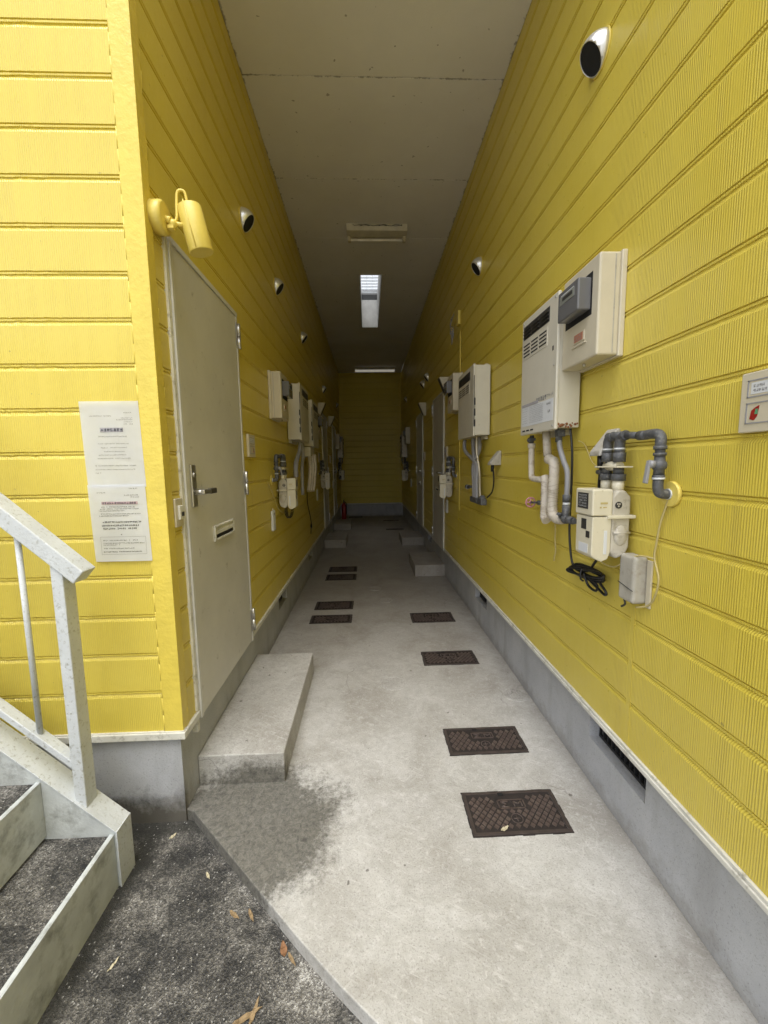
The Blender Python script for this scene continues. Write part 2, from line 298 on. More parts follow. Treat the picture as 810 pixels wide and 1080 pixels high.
# ------------------------------------------------------------------ mesh helpers (all authored in world coordinates)
class MB:
    def __init__(s): s.bm = bmesh.new()
    def box(s, x0, x1, y0, y1, z0, z1, bev=0.0, seg=2):
        if x0 > x1: x0, x1 = x1, x0
        if y0 > y1: y0, y1 = y1, y0
        t = bmesh.new()
        bmesh.ops.create_cube(t, size=1, matrix=Matrix.Translation(((x0+x1)/2, (y0+y1)/2, (z0+z1)/2)) @ Matrix.Diagonal((x1-x0, y1-y0, z1-z0, 1)))
        if bev: bmesh.ops.bevel(t, geom=list(t.edges), offset=bev, segments=seg, profile=0.5, affect='EDGES')
        return s.merge(t)
    def merge(s, t, M=None):
        if M: t.transform(M)
        me = bpy.data.meshes.new('tmp'); t.to_mesh(me); t.free(); s.bm.from_mesh(me); bpy.data.meshes.remove(me); return s
    def prism(s, pts, axis, a, b, bev=0.0):
        # polygon extruded along an axis: axis 'x': pts=(y,z); 'y': pts=(x,z); 'z': pts=(x,y)
        t = bmesh.new()
        f = {'x': lambda p, k: (k, p[0], p[1]), 'y': lambda p, k: (p[0], k, p[1]), 'z': lambda p, k: (p[0], p[1], k)}[axis]
        A = [t.verts.new(f(p, a)) for p in pts]; B = [t.verts.new(f(p, b)) for p in pts]
        t.faces.new(A); t.faces.new(B[::-1]); n = len(pts)
        for i in range(n): t.faces.new((A[i], B[i], B[(i+1) % n], A[(i+1) % n]))
        bmesh.ops.recalc_face_normals(t, faces=t.faces)
        if bev: bmesh.ops.bevel(t, geom=list(t.edges), offset=bev, segments=2, profile=0.5, affect='EDGES')
        return s.merge(t)
    def tube(s, pts, r, seg=12, smooth=0, caps=True):
        P = [Vector(p) for p in pts]
        if smooth:
            Q = []
            for i in range(len(P)-1):
                p0 = P[max(i-1, 0)]; p1 = P[i]; p2 = P[i+1]; p3 = P[min(i+2, len(P)-1)]
                for k in range(smooth):
                    u = k/smooth
                    Q.append(0.5*((2*p1)+(p2-p0)*u+(2*p0-5*p1+4*p2-p3)*u*u+(3*p1-p0-3*p2+p3)*u**3))
            Q.append(P[-1]); P = Q
        n = len(P); rr = r if isinstance(r, (list, tuple)) else [r]*n
        if len(rr) != n: rr = [rr[min(int(i*len(rr)/n), len(rr)-1)] for i in range(n)]
        T = [(P[min(i+1, n-1)]-P[max(i-1, 0)]).normalized() for i in range(n)]
        up = Vector((0, 0, 1)) if abs(T[0].z) < 0.9 else Vector((1, 0, 0))
        N = (up-T[0]*up.dot(T[0])).normalized(); rings = []
        for i in range(n):
            N = (N-T[i]*N.dot(T[i])).normalized(); B = T[i].cross(N)
            rings.append([s.bm.verts.new(P[i]+(N*cos(2*pi*k/seg)+B*sin(2*pi*k/seg))*rr[i]) for k in range(seg)])
        for i in range(n-1):
            for k in range(seg):
                f = s.bm.faces.new((rings[i][k], rings[i][(k+1) % seg], rings[i+1][(k+1) % seg], rings[i+1][k])); f.smooth = True
        if caps:
            s.bm.faces.new(rings[0][::-1]); s.bm.faces.new(rings[-1])
        return s
    def cyl(s, p0, p1, r, r2=None, seg=16):
        p0 = Vector(p0); p1 = Vector(p1)
        return s.tube([p0, p1], [r, r if r2 is None else r2], seg)
    def ball(s, c, r, sc=(1, 1, 1), seg=16):
        t = bmesh.new(); bmesh.ops.create_uvsphere(t, u_segments=seg, v_segments=seg//2+2, radius=r)
        for f in t.faces: f.smooth = True
        return s.merge(t, Matrix.Translation(c) @ Matrix.Diagonal((*sc, 1)))
    def quad(s, a, b, c, d): s.bm.faces.new([s.bm.verts.new(p) for p in (a, b, c, d)]); return s

def link(name, mb, m, parent=None):
    me = bpy.data.meshes.new(name)
    bm = mb.bm
    if parent is not None: bm.transform(WM(parent).inverted())
    bmesh.ops.recalc_face_normals(bm, faces=bm.faces)
    bm.to_mesh(me); bm.free()
    me.materials.append(M[m]); o = bpy.data.objects.new(name, me); COL.objects.link(o)
    if parent is not None: o.parent = parent
    return o
def WM(o):
    mtx = Matrix.Translation(o.location) @ o.rotation_euler.to_matrix().to_4x4() @ Matrix.Diagonal((*o.scale, 1))
    return (WM(o.parent) @ mtx) if o.parent else mtx
def tag(o, label, cat, group=None):
    o['label'] = label; o['category'] = cat
    if group: o['group'] = group
    return o
def thing(name, label, cat, loc=(0, 0, 0), rz=0, group=None):
    o = bpy.data.objects.new(name, None); COL.objects.link(o); o.location = loc; o.rotation_euler = (0, 0, rz); o.empty_display_size = 0.1
    return tag(o, label, cat, group)
def structure(name, mb, m):
    o = link(name, mb, m); o['kind'] = 'structure'; return o
def dup(root, loc, rz, label, group=None):
    r = root.copy(); COL.objects.link(r); r.location = loc; r.rotation_euler = (0, 0, rz); r['label'] = label
    if loc[0] < 0 and root.location.x > 0: r.scale = (1, -1, 1)      # mirrored pair: near side stays near
    if group: r['group'] = group
    for ch in [o for o in COL.objects if o.parent == root]:
        c = ch.copy(); COL.objects.link(c); c.parent = r
        for g in [o for o in COL.objects if o.parent == ch]:
            d = g.copy(); COL.objects.link(d); d.parent = c
    return r
def strokes(mb, org, du, dv, nrm, lines, seed=1):
    """tiny pseudo-glyph print; lines = (u0,u1,v,h,bold) on a sheet org + u*du + v*dv"""
    rnd = random.Random(seed); org, du, dv, nrm = map(Vector, (org, du, dv, nrm)); LU = du.length; LV = dv.length
    U = du.normalized(); V = dv.normalized()
    for (u0, u1, v, h, w) in lines:
        u = u0*LU; end = u1*LU; hh = h*LV; y = v*LV
        while u < end-hh*0.6:
            if rnd.random() > 0.06:
                for k in range(3 if w < 1.5 else 4):
                    if rnd.random() < 0.55:
                        a = u+rnd.uniform(0, .2)*hh; b_ = u+rnd.uniform(.6, .9)*hh; yy = y+rnd.uniform(-.45, .35)*hh
                        c0, c1, r0, r1 = a, b_, yy, yy+0.13*hh*w
                    else:
                        a = u+rnd.uniform(.05, .75)*hh; c0, c1, r0, r1 = a, a+0.12*hh*w, y-.45*hh, y+.45*hh
                    p = lambda c, r: org+U*c+V*r+nrm
                    mb.quad(p(c0, r0), p(c1, r0), p(c1, r1), p(c0, r1))
            u += hh*1.02

LX, RX, FY, DEND, CZ = -0.81, 1.00, 1.66, 12.2, 4.16      # left wall face, right wall face, facade, end wall, ceiling
PITCH, Z0G = 0.1665, 0.565

# ------------------------------------------------------------------ siding
def prof(z0, z1):
    pts = [(0.0, z0)]
    k = 0
    while True:
        g = Z0G+PITCH*k; k += 1
        if g-0.02 < z0: continue
        if g+0.02 > z1: break
        for dz, o in ((-0.021, 0), (-0.013, -0.0025), (-0.0070, -0.0060), (-0.0045, -0.0060), (-0.0030, -0.0012), (0.0030, -0.0010), (0.0045, -0.0060), (0.0070, -0.0060), (0.0086, 0)):
            pts.append((o, g+dz))
    pts.append((0.0, z1)); return pts
def siding(mb, p0, p1, n, z0, z1, joints=(), jit=None):
    """boards from p0 to p1 (xy), outward normal n, split by flat joints (distances from p0)"""
    p0 = Vector((*p0, 0)); p1 = Vector((*p1, 0)); n = Vector((*n, 0)); d = (p1-p0); Ln = d.length; d.normalize()
    cuts = [0]+[q for j in sorted(joints) for q in (j-0.011, j+0.011)]+[Ln]
    pr = prof(z0, z1)
    for a, b in zip(cuts[::2], cuts[1::2]):
        st = [a]
        while st[-1] < b-0.05:
            fine = jit and jit[0] < st[-1] < jit[1]
            st.append(min(st[-1]+(jit[2] if fine else 0.25), b))
        if st[-1] < b: st.append(b)
        rows = []; rj = random.Random(3)
        for t in st:
            row = []
            for o, z in pr:
                jo = jz = 0.0
                if jit and jit[0] < t < jit[1] and (o < -0.001 or rj.random() < 0.25):
                    jk = 1.0 if jit[2] < 0.012 else 0.45; jz = jk*(rj.gauss(0, 0.00055)+0.0006*sin(t*61+z*7)); jo = jk*rj.gauss(0, 0.0004)*(1 if o < 0 else 0.5)
                row.append(mb.bm.verts.new(p0+d*t+n*(min(o+jo, 0.0012))+Vector((0, 0, z+(jz if 0.42 < z < 4.1 else 0)))))
            rows.append(row+[mb.bm.verts.new(p0+d*t-n*0.02+Vector((0, 0, z))) for z in (z1, z0)])
        m_ = len(rows[0])
        for r0, r1 in zip(rows, rows[1:]):
            for i in range(m_): mb.bm.faces.new((r0[i], r0[(i+1) % m_], r1[(i+1) % m_], r1[i]))
        mb.bm.faces.new(rows[0][::-1]); mb.bm.faces.new(rows[-1])
    for j in joints:
        a = p0+d*(j-0.0115)-n*0.004; c = p0+d*(j+0.0115)+n*0.0008
        mb.box(min(a.x, c.x), max(a.x, c.x), min(a.y, c.y), max(a.y, c.y), z0+0.002, z1-0.002)

ZB, ZT = 0.388, 4.158       # siding bottom, top
# ground and passage floor
g = MB(); g.quad((-150, -150, -0.05), (150, -150, -0.05), (150, 150, -0.05), (-150, 150, -0.05)); structure('ground', g, 'agg')
g = MB(); g.quad((-30, -30, -0.045), (30, -30, -0.045), (30, -0.6, -0.045), (-30, -0.6, -0.045)); structure('road', g, 'roadc')  # unseen pale ground behind the camera, added to bounce light into the passage
pf = MB()
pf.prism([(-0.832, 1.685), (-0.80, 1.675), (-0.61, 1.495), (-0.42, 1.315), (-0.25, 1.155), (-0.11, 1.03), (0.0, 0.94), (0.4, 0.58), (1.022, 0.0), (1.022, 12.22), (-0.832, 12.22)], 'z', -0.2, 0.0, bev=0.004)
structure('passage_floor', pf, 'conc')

# ceiling with the skylight hole
SX0, SX1, SY0, SY1 = -0.06, 0.24, 6.08, 8.26
c = MB()
ys = [FY+0.02, 2.14, 3.14, 4.15, 5.15]
for a, b_ in zip(ys, ys[1:]+[SY0]): c.box(LX, RX, a+0.003, b_-0.003, CZ, CZ+0.02, 0.002)
c.box(LX, SX0, SY0+0.001, SY1, CZ, CZ+0.02); c.box(SX1, RX, SY0+0.001, SY1, CZ, CZ+0.02)
for a in (SY1, 9.3, 10.3, 11.3): c.box(LX, RX, a+0.0015, min(a+1.03, DEND) if a == SY1 else min(a+1.0, DEND), CZ, CZ+0.02)
c.box(LX, RX, FY+0.02, SY0, CZ+0.021, CZ+0.06)
structure('ceiling', c, 'ceil')

# ---------------- left building
LB = thing('apartment_building', 'yellow clapboard building left of the passage, with taupe doors and the pasted notice', 'building', (-3, 6, -0.05))
s = MB()
siding(s, (LX-0.075, FY), (-6.0, FY), (0, -1), ZB, 5.0, joints=(3.1,), jit=(0.0, 1.3, 0.011))
siding(s, (LX, FY+0.052), (LX, DEND), (1, 0), ZB, ZT, joints=(6.1,), jit=(0.0, 2.6, 0.03))
link('siding', s, 'siding', LB)
t = MB()   # outside corner trim, L-shaped in plan
t.prism([(LX+0.004, FY-0.004), (LX+0.004, FY+0.05), (LX-0.02, FY+0.05), (LX-0.02, FY+0.02), (LX-0.073, FY+0.02), (LX-0.073, FY-0.004)], 'z', ZB, 5.0, bev=0.002)
for q in range(60):
    z = ZB+q*0.0755; w_ = 0.0025+0.0012*sin(q*1.7)
    t.tube([(LX-0.0745, FY-0.001, z), (LX-0.0745, FY-0.001, z+0.0755)], [w_, 0.0025+0.0012*sin((q+1)*1.7)], 6); t.tube([(LX+0.001, FY+0.0515, z), (LX+0.001, FY+0.0515, z+0.0755)], [w_, 0.0025+0.0012*sin((q+1)*1.7)], 6)
link('corner_trim', t, 'trimyel', LB)
t = MB()
t.box(-6, LX+0.014, FY-0.014, FY+0.02, 0.356, ZB-0.001, 0.003); t.box(-6, LX+0.008, FY-0.008, FY+0.0195, ZB-0.0012, ZB+0.004, 0.001)
t.box(LX-0.02, LX+0.014, FY+0.021, 1.812, 0.356, ZB-0.001, 0.003)
t.box(LX-0.02, LX+0.014, 2.683, 7.395, 0.356, ZB-0.001, 0.003); t.box(LX-0.02, LX+0.014, 8.21, 9.49, 0.356, ZB-0.001, 0.003); t.box(LX-0.02, LX+0.014, 10.31, DEND-0.02, 0.356, ZB-0.001, 0.003)
link('base_trim', t, 'cream', LB)
def foundation(mb, x, out, y0, y1, vents, z0=-0.2, z1=0.357):
    """plinth strip whose face is at x, out=+1/-1; vents = list of (ya,yb,za)"""
    back = x-out*0.16; e = sorted(vents); cur = y0
    for ya, yb, za in e:
        mb.box(x, back, cur, ya, z0, z1); mb.box(x, back, ya, yb, z0, za); mb.box(x-out*0.075, back, ya, yb, za+0.0005, z1)
        cur = yb
    mb.box(x, back, cur, y1, z0, z1)
LV = [(3.62, 3.98, 0.205), (5.5, 5.86, 0.205), (8.7, 9.06, 0.205)]
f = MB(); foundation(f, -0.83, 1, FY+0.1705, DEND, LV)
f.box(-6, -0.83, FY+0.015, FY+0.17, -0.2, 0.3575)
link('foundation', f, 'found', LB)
w = MB(); w.box(-6, LX-0.0225, FY+0.0225, DEND+0.2, 0.3595, 4.75); w.box(-6, -0.995, FY+0.175, DEND+0.2, -0.2, 0.359); link('wall', w, 'core', LB)  # solid core behind the siding, added to block light
def vent(parent, x, out, ya, yb, za):
    v = MB(); xb = x-out*0.045
    v.box(xb, xb-out*0.012, ya+0.002, yb-0.002, za+0.002, za+0.014); v.box(xb, xb-out*0.012, ya+0.002, yb-0.002, 0.340, 0.352)
    n = 12
    for i in range(n+1):
        y = ya+0.004+(yb-ya-0.012)*i/n
        v.box(xb-out*0.001, xb-out*0.013, y, y+0.005, za+0.013, 0.341)
    v.box(xb-out*0.002, xb-out*0.010, ya+0.003, yb-0.003, (za+0.35)/2-0.004, (za+0.35)/2+0.004)
    v.box(xb-out*0.024, xb-out*0.027, ya+0.001, yb-0.001, za+0.001, 0.352)
    for i in range(n):
        y = ya+0.010+(yb-ya-0.012)*i/n
        v.box(xb-out*0.015, xb-out*0.02, y, y+0.014, za+0.02, 0.30)
    return link('vent_grille', v, 'grille', parent)
for q in LV: vent(LB, -0.83, 1, *q)

def door(parent, x, out, y0, y1, near_hinge, detail=True):
    """door seen on a side wall: frame, leaf, lever, letter slot, hinges"""
    z0, z1 = 0.345, 2.445; fw = 0.022; fo = x+out*0.018
    fr = MB()
    fr.box(x-out*0.02, fo, y0, y0+fw, z0, z1, 0.002); fr.box(x-out*0.02, fo, y1-fw, y1, z0, z1, 0.002); fr.box(x-out*0.02, fo+out*0.002, y0-0.001, y1+0.001, z1-fw, z1+0.001, 0.002)
    D = bpy.data.objects.new('door', None)
    leaf = MB(); leaf.box(x-out*0.02, x+out*0.015, y0+fw+0.004, y1-fw-0.004, z0+0.006, z1-fw-0.004, 0.003)
    D = link('door', leaf, 'door', parent)
    link('door_frame', fr, 'doorframe', D)
    yh = y1 if not near_hinge else y0; yl = y0+fw+0.05 if not near_hinge else y1-fw-0.05
    sg = 1 if not near_hinge else -1
    for z in (2.31, 1.40, 0.485):
        h = MB(); h.cyl((fo+out*0.004, yh+sg*0.008, z-0.075), (fo+out*0.004, yh+sg*0.008, z-0.002), 0.011); h.cyl((fo+out*0.004, yh+sg*0.008, z+0.002), (fo+out*0.004, yh+sg*0.008, z+0.075), 0.011)
        h.box(fo, fo+out*0.003, yh-sg*0.035, yh+sg*0.03, z-0.07, z+0.07)
        link('hinge', h, 'steel', D)
    fx = x+out*0.015
    h = MB(); h.box(fx, fx+out*0.009, yl-0.024, yl+0.024, 1.325, 1.515, 0.003); h.cyl((fx+out*0.008, yl, 1.392), (fx+out*0.05, yl, 1.392), 0.012); h.cyl((fx+out*0.008, yl, 1.47), (fx+out*0.014, yl, 1.47), 0.011)
    h.box(fx+out*0.038, fx+out*0.056, yl-0.012, yl+sg*0.075, 1.381, 1.403, 0.004)
    H = link('door_handle', h, 'steel', D)
    h = MB(); h.box(fx+out*0.037, fx+out*0.0575, yl+sg*0.070, yl+sg*0.14, 1.379, 1.405, 0.004); link('handle_grip', h, 'dark_steel', D)
    ym = 2.25-1.82+y0 if not near_hinge else y1-(2.25-1.82)
    sl_ = MB()
    a, b_, z_0, z_1 = ym-0.15, ym+0.15, 1.125, 1.205
    sl_.prism([(a, z_0), (b_, z_0), (b_, z_1), (a, z_1)], 'x', fx, fx+out*0.004)
    for A in ((a, b_, z_0, z_0+0.012), (a, b_, z_1-0.012, z_1), (a, a+0.014, z_0, z_1), (b_-0.014, b_, z_0, z_1)): sl_.box(fx, fx+out*0.012, *A, 0.003)
    sl_.prism([(fx+out*0.004, z_1-0.012), (fx+out*0.011, z_1-0.03), (fx+out*0.011, z_0+0.034), (fx+out*0.005, z_0+0.034)], 'y', a+0.014, b_-0.014)
    Lp = link('letter_slot', sl_, 'cream', D)
    k = MB(); k.box(fx+out*0.004, fx+out*0.0055, a+0.016, b_-0.016, z_0+0.013, z_0+0.032); link('slot_opening', k, 'hole', D)
    return D
door(LB, LX, 1, 1.815, 2.68, False)
door(LB, LX, 1, 7.40, 8.20, False)
door(LB, LX, 1, 9.50, 10.30, False)
t = MB(); t.box(LX-0.01, LX+0.010, 1.789, 1.813, ZB+0.005, 2.46, 0.002); t.box(-0.835, LX+0.006, 1.79, 1.812, 0.29, 0.352, 0.002); link('door_side_trim', t, 'cream', LB)

# ---------------- right building
RB = thing('apartment_building', 'long yellow clapboard building on the right of the passage, carrying the nearer gas meter', 'building', (3.5, 4, -0.05))
s = MB()
siding(s, (RX, -4), (RX, DEND), (-1, 0), ZB, 1.105, joints=(2.4, 4+1.468, 4+4.51), jit=(4.5, 7, 0.015))
siding(s, (RX, -4), (RX, DEND), (-1, 0), 1.105, ZT, jit=(4.5, 7.5, 0.015))
s.box(RX, RX+0.1, -4, FY, ZT+0.001, 5.0)
link('siding', s, 'siding', RB)
t = MB()
for a, b_ in ((-4, 5.335), (6.215, 7.385), (8.275, DEND-0.02)):
    t.box(RX-0.014, RX+0.02, a, b_, 0.356, 0.374, 0.003); t.box(RX-0.009, RX+0.02, a, b_, 0.3745, ZB-0.001, 0.002)
link('base_trim', t, 'cream', RB)
RV = [(1.37, 1.76, 0.215), (3.44, 3.83, 0.215), (6.6, 6.96, 0.215)]
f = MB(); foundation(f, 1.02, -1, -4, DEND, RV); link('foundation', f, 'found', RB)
for q in RV: vent(RB, 1.02, -1, *q)
w = MB(); w.box(RX+0.0225, 6, -4, DEND+0.2, 0.3595, 4.157); w.box(RX+0.105, 6, -4, DEND+0.2, 4.158, 4.75); w.box(1.185, 6, -4, DEND+0.2, -0.2, 0.359); link('wall', w, 'core', RB)  # solid light-blocking core added behind the right siding
door(RB, RX, -1, 5.34, 6.21, False); door(RB, RX, -1, 7.39, 8.27, False)

# ---------------- end wall and roof
EW = thing('end_wall', 'dim yellow clapboard wall closing the far end of the passage', 'wall', (0.1, DEND, 0))
s = MB(); siding(s, (LX+0.001, DEND), (RX-0.001, DEND), (0, -1), ZB, ZT-0.001); link('siding', s, 'siding', EW)
s = MB(); s.box(-0.829, 1.019, DEND+0.012, DEND+0.19, -0.2, 0.357); link('foundation', s, 'found', EW)
s = MB(); s.box(LX+0.002, RX-0.002, DEND-0.012, DEND+0.011, 0.3575, ZB-0.001, 0.003); link('base_trim', s, 'cream', EW)
s = MB(); s.box(-0.829, 1.019, DEND+0.021, DEND+0.2, 0.3585, 4.7); link('wall', s, 'core', EW)
rf = MB()
rf.box(-6.1, SX0-0.02, FY-0.1, DEND+0.3, 4.76, 4.86); rf.box(SX1+0.02, 6.1, FY-0.1, DEND+0.3, 4.76, 4.86); rf.box(RX+0.05, 6.1, -4.1, FY-0.1, 4.76, 4.86)
rf.box(SX0-0.02, SX1+0.02, FY-0.1, SY0-0.02, 4.76, 4.86); rf.box(SX0-0.02, SX1+0.02, SY1+0.02, DEND+0.3, 4.76, 4.86)
RF = tag(link('flat_roof', rf, 'roof'), 'flat grey roof slab spanning both yellow buildings above the passage', 'roof')
fx = MB(); fx.box(LX-0.02, RX+0.06, FY, FY+0.02, CZ+0.0, 4.758); link('fascia', fx, 'trimyel', RF)

SK = thing('skylight', 'bright wired-glass skylight at the top of a white shaft in the ceiling', 'skylight', (0.09, 7.17, CZ))
s = MB()
s.box(SX0-0.015, SX0, SY0-0.015, SY1+0.015, CZ-0.004, 4.79); s.box(SX1, SX1+0.015, SY0-0.015, SY1+0.015, CZ-0.004, 4.79)
s.box(SX0+0.0005, SX1-0.0005, SY0-0.015, SY0, CZ-0.004, 4.79); s.box(SX0+0.0005, SX1-0.0005, SY1, SY1+0.015, CZ-0.004, 4.66)
link('shaft', s, 'shaft', SK)
s = MB(); s.box(SX0+0.001, SX1-0.001, SY1-0.004, SY1+0.014, 4.661, 4.755); link('curb', s, 'darkpanel', SK)
s = MB(); s.box(SX0-0.014, SX1+0.014, SY0-0.014, SY1+0.014, 4.792, 4.798); link('glass_pane', s, 'glass', SK)
s = MB(); k = 0
for i in range(18):
    y = SY0+0.06+i*0.122; s.box(SX0+0.001, SX1-0.001, y, y+0.007, 4.770, 4.788)
for i in range(1, 3): s.box(SX0+i*0.1-0.002, SX0+i*0.1+0.002, SY0+0.001, SY1-0.006, 4.7885, 4.791)
link('glazing_bar', s, 'rail', SK)

# ------------------------------------------------------------------ concrete steps, floor covers
def step(x0, x1, y0, y1, h, label):
    o = MB(); o.box(x0, x1, y0, y1, -0.02, h, 0.006, 3)
    o = link('concrete_step', o, 'conc'); tag(o, label, 'step', 'concrete door steps'); return o
step(-0.829, -0.425, 1.82, 2.87, 0.15, 'largest concrete step, below the nearest taupe door on the left')
step(-0.829, -0.43, 7.46, 8.30, 0.145, 'grey concrete step on the left, first one past the four left-hand iron covers')
step(-0.829, -0.43, 9.57, 10.4, 0.145, 'farthest left concrete step, just before the far end wall')
step(0.61, 1.019, 5.38, 6.20, 0.155, 'nearer concrete step on the right, below the door past the second heater')
step(0.61, 1.019, 7.55, 8.32, 0.145, 'farther concrete step on the right, deep in the passage')

def cover(x0, x1, y0, y1, label):
    T = thing('utility_cover', label, 'floor cover', ((x0+x1)/2, (y0+y1)/2, 0), 0, 'cast iron covers set in the passage floor')
    zt = 0.0045
    f = MB(); b_ = 0.014
    f.box(x0, x1, y0, y0+b_, -0.002, zt+0.001, 0.001); f.box(x0, x1, y1-b_, y1, -0.002, zt+0.001, 0.001); f.box(x0, x0+b_, y0+b_, y1-b_, -0.002, zt+0.001, 0.001); f.box(x1-b_, x1, y0+b_, y1-b_, -0.002, zt+0.001, 0.001)
    link('frame', f, 'iron_mid', T)
    p = MB(); p.box(x0+b_+0.001, x1-b_-0.001, y0+b_+0.001, y1-b_-0.001, -0.003, 0.0015)
    P_ = link('plate', p, 'iron_lo', T)
    r = MB(); bx0, bx1, by0, by1 = x0+b_+0.008, x1-b_-0.008, y0+b_+0.008, y1-b_-0.008
    cx, cy = (x0+x1)/2, (y0+y1)/2; Wd, Hd = bx1-bx0, by1-by0
    px0, px1, py0, py1 = cx-0.060, cx+0.060, cy+Hd*0.08, cy+Hd*0.36
    st = 0.030; sl2 = 1.25
    def clip(pa, pb):   # clip segment to rectangle
        t0, t1 = 0.0, 1.0; dx, dy = pb[0]-pa[0], pb[1]-pa[1]
        for p_, q_ in ((-dx, pa[0]-bx0), (dx, bx1-pa[0]), (-dy, pa[1]-by0), (dy, by1-pa[1])):
            if abs(p_) < 1e-9:
                if q_ < 0: return None
            else:
                t_ = q_/p_
                if p_ < 0: t0 = max(t0, t_)
                else: t1 = min(t1, t_)
        return None if t0 >= t1-1e-3 else ((pa[0]+dx*t0, pa[1]+dy*t0), (pa[0]+dx*t1, pa[1]+dy*t1))
    # raised lozenges between the cast grooves
    nx = int(Wd/st); ny = int(Hd/(st*sl2*0.9))
    for i in range(-1, nx*2+2):
        for j in range(0, ny*2+1):
            if (i+j) % 2: continue
            lx = bx0+(i+0.5)*Wd/(2*nx); ly = by0+j*Hd/(2*ny); a = Wd/(2*nx)*0.76; c_ = Hd/(2*ny)*0.76
            if lx-a < bx0-0.004 or lx+a > bx1+0.004 or ly-c_ < by0-0.003 or ly+c_ > by1+0.003: continue
            if px0-a < lx < px1+a and py0-c_ < ly < py1+c_: continue
            if math.hypot(lx-cx, ly-(cy-Hd*0.2)) < 0.030: continue
            r.prism([(lx-a, ly), (lx, ly-c_), (lx+a, ly), (lx, ly+c_)], 'z', 0.0012, zt)
    link('tread_pattern', r, 'iron', T)
    e = MB()
    for A in ((px0, px1, py0, py0+0.005), (px0, px1, py1-0.005, py1), (px0, px0+0.005, py0, py1), (px1-0.005, px1, py0, py1)): e.box(*A, 0.0012, zt+0.0005)
    hgt = py1-py0
    def seg(pts, w=0.0028):
        for a, b2 in zip(pts, pts[1:]): e.tube([(a[0], a[1], 0.003), (b2[0], b2[1], 0.003)], w, 6)
    ya, yb, xm = py0+hgt*0.22, py1-hgt*0.22, (px0+px1)/2
    seg([(xm-0.012, yb), (xm-0.045, yb), (xm-0.022, (ya+yb)/2), (xm-0.045, ya), (xm-0.012, ya)])
    seg([(xm+0.012, ya), (xm+0.012, yb), (xm+0.030, (ya+yb)/2), (xm+0.046, yb), (xm+0.046, ya)])
    rg = [(cx+0.024*cos(q*pi/8), cy-Hd*0.2+0.024*sin(q*pi/8)) for q in range(17)]; seg(rg, 0.002); seg([(cx-0.014, cy-Hd*0.2), (cx+0.014, cy-Hd*0.2)], 0.002); seg([(cx, cy-Hd*0.2-0.014), (cx, cy-Hd*0.2+0.014)], 0.002)
    link('raised_emblem', e, 'iron', T)
    col_ = MB()
    rj = random.Random(int(x0*100+y0*1000)); n = 10
    for (ax_, ay_, bx_, by_) in ((x0-0.001, y0, x0-0.001, y1), (x1+0.001, y0, x1+0.001, y1), (x0, y0-0.001, x1, y0-0.001), (x0, y1+0.001, x1, y1+0.001)):
        for q in range(n):
            t0_, t1_ = q/n, (q+1)/n; w_ = 0.0015+rj.random()*0.0035
            xa_, ya_, xb_, yb_ = ax_+(bx_-ax_)*t0_, ay_+(by_-ay_)*t0_, ax_+(bx_-ax_)*t1_, ay_+(by_-ay_)*t1_
            col_.box(min(xa_, xb_)-w_, max(xa_, xb_)+w_, min(ya_, yb_)-w_, max(ya_, yb_)+w_, -0.002, 0.0006+0.0004*rj.random())
    link('dirt_joint', col_, 'iron_lo', T)
    n_ = MB(); n_.box(cx-0.045, cx-0.020, y1-b_-0.012, y1-b_+0.003, 0.0046, 0.0062); link('lifting_notch', n_, 'hole', T)
    return T
for a, b_, lab in ((1.48, 1.70, 'nearest brown iron cover on the floor, the one with a pale leaf on it'), (1.95, 2.16, 'second nearest brown iron cover along the right plinth'),
                   (2.91, 3.13, 'third brown iron cover on the right, beside the round drain lid by the plinth'), (3.75, 4.0, 'fourth and small-looking iron cover on the right, opposite the left pair'),
                   (9.45, 9.60, 'nearer of the two dark covers on the right beyond the concrete steps'), (11.0, 11.15, 'farthest dark cover on the right, near the end wall')):
    cover(0.40, 0.81, a, b_, lab)
for a, b_, lab in ((3.80, 4.01, 'nearest iron cover on the left side of the passage floor'), (4.18, 4.43, 'second iron cover on the left, just behind the nearest left one'),
                   (5.29, 5.57, 'third iron cover on the left of the passage floor'), (5.72, 6.0, 'fourth iron cover on the left, nearest the left concrete steps'), (11.85, 12.05, 'dark cover at the far left by the end wall foundation')):
    cover(-0.59, -0.19, a, b_, lab)
def drain(x, y, r, label):
    T = thing('drain_lid', label, 'drain lid', (x, y, 0), 0, 'round drain lids in the concrete')
    d = MB(); d.tube([(x, y, -0.01), (x, y, 0.0025)], r, 36); link('lid', d, 'conc', T)
    d = MB()
    for rr in (r*0.97, r*0.86):
        d.tube([(x+rr*cos(q*pi/16), y+rr*sin(q*pi/16), 0.0025) for q in range(33)], 0.0022, 6)
    k = int(r/0.018)
    for i in range(-k, k+1):
        o_ = i*0.018
        if abs(o_) < r*0.8:
            hl = math.sqrt((r*0.82)**2-o_**2)
            d.box(x+o_-0.003, x+o_+0.003, y-hl, y+hl, 0.001, 0.0048); d.box(x-hl, x+hl, y+o_-0.003, y+o_+0.003, 0.001, 0.0044)
    link('ribs', d, 'conc', T)
drain(0.15, 2.67, 0.088, 'round concrete-grey drain lid in the middle of the floor, closest to the camera')
drain(0.935, 2.48, 0.078, 'round drain lid hard against the right plinth')
drain(0.06, 4.87, 0.09, 'farther round drain lid left of centre, seen small')
drain(0.17, 4.42, 0.085, 'middle round drain lid just in front of the farthest one')

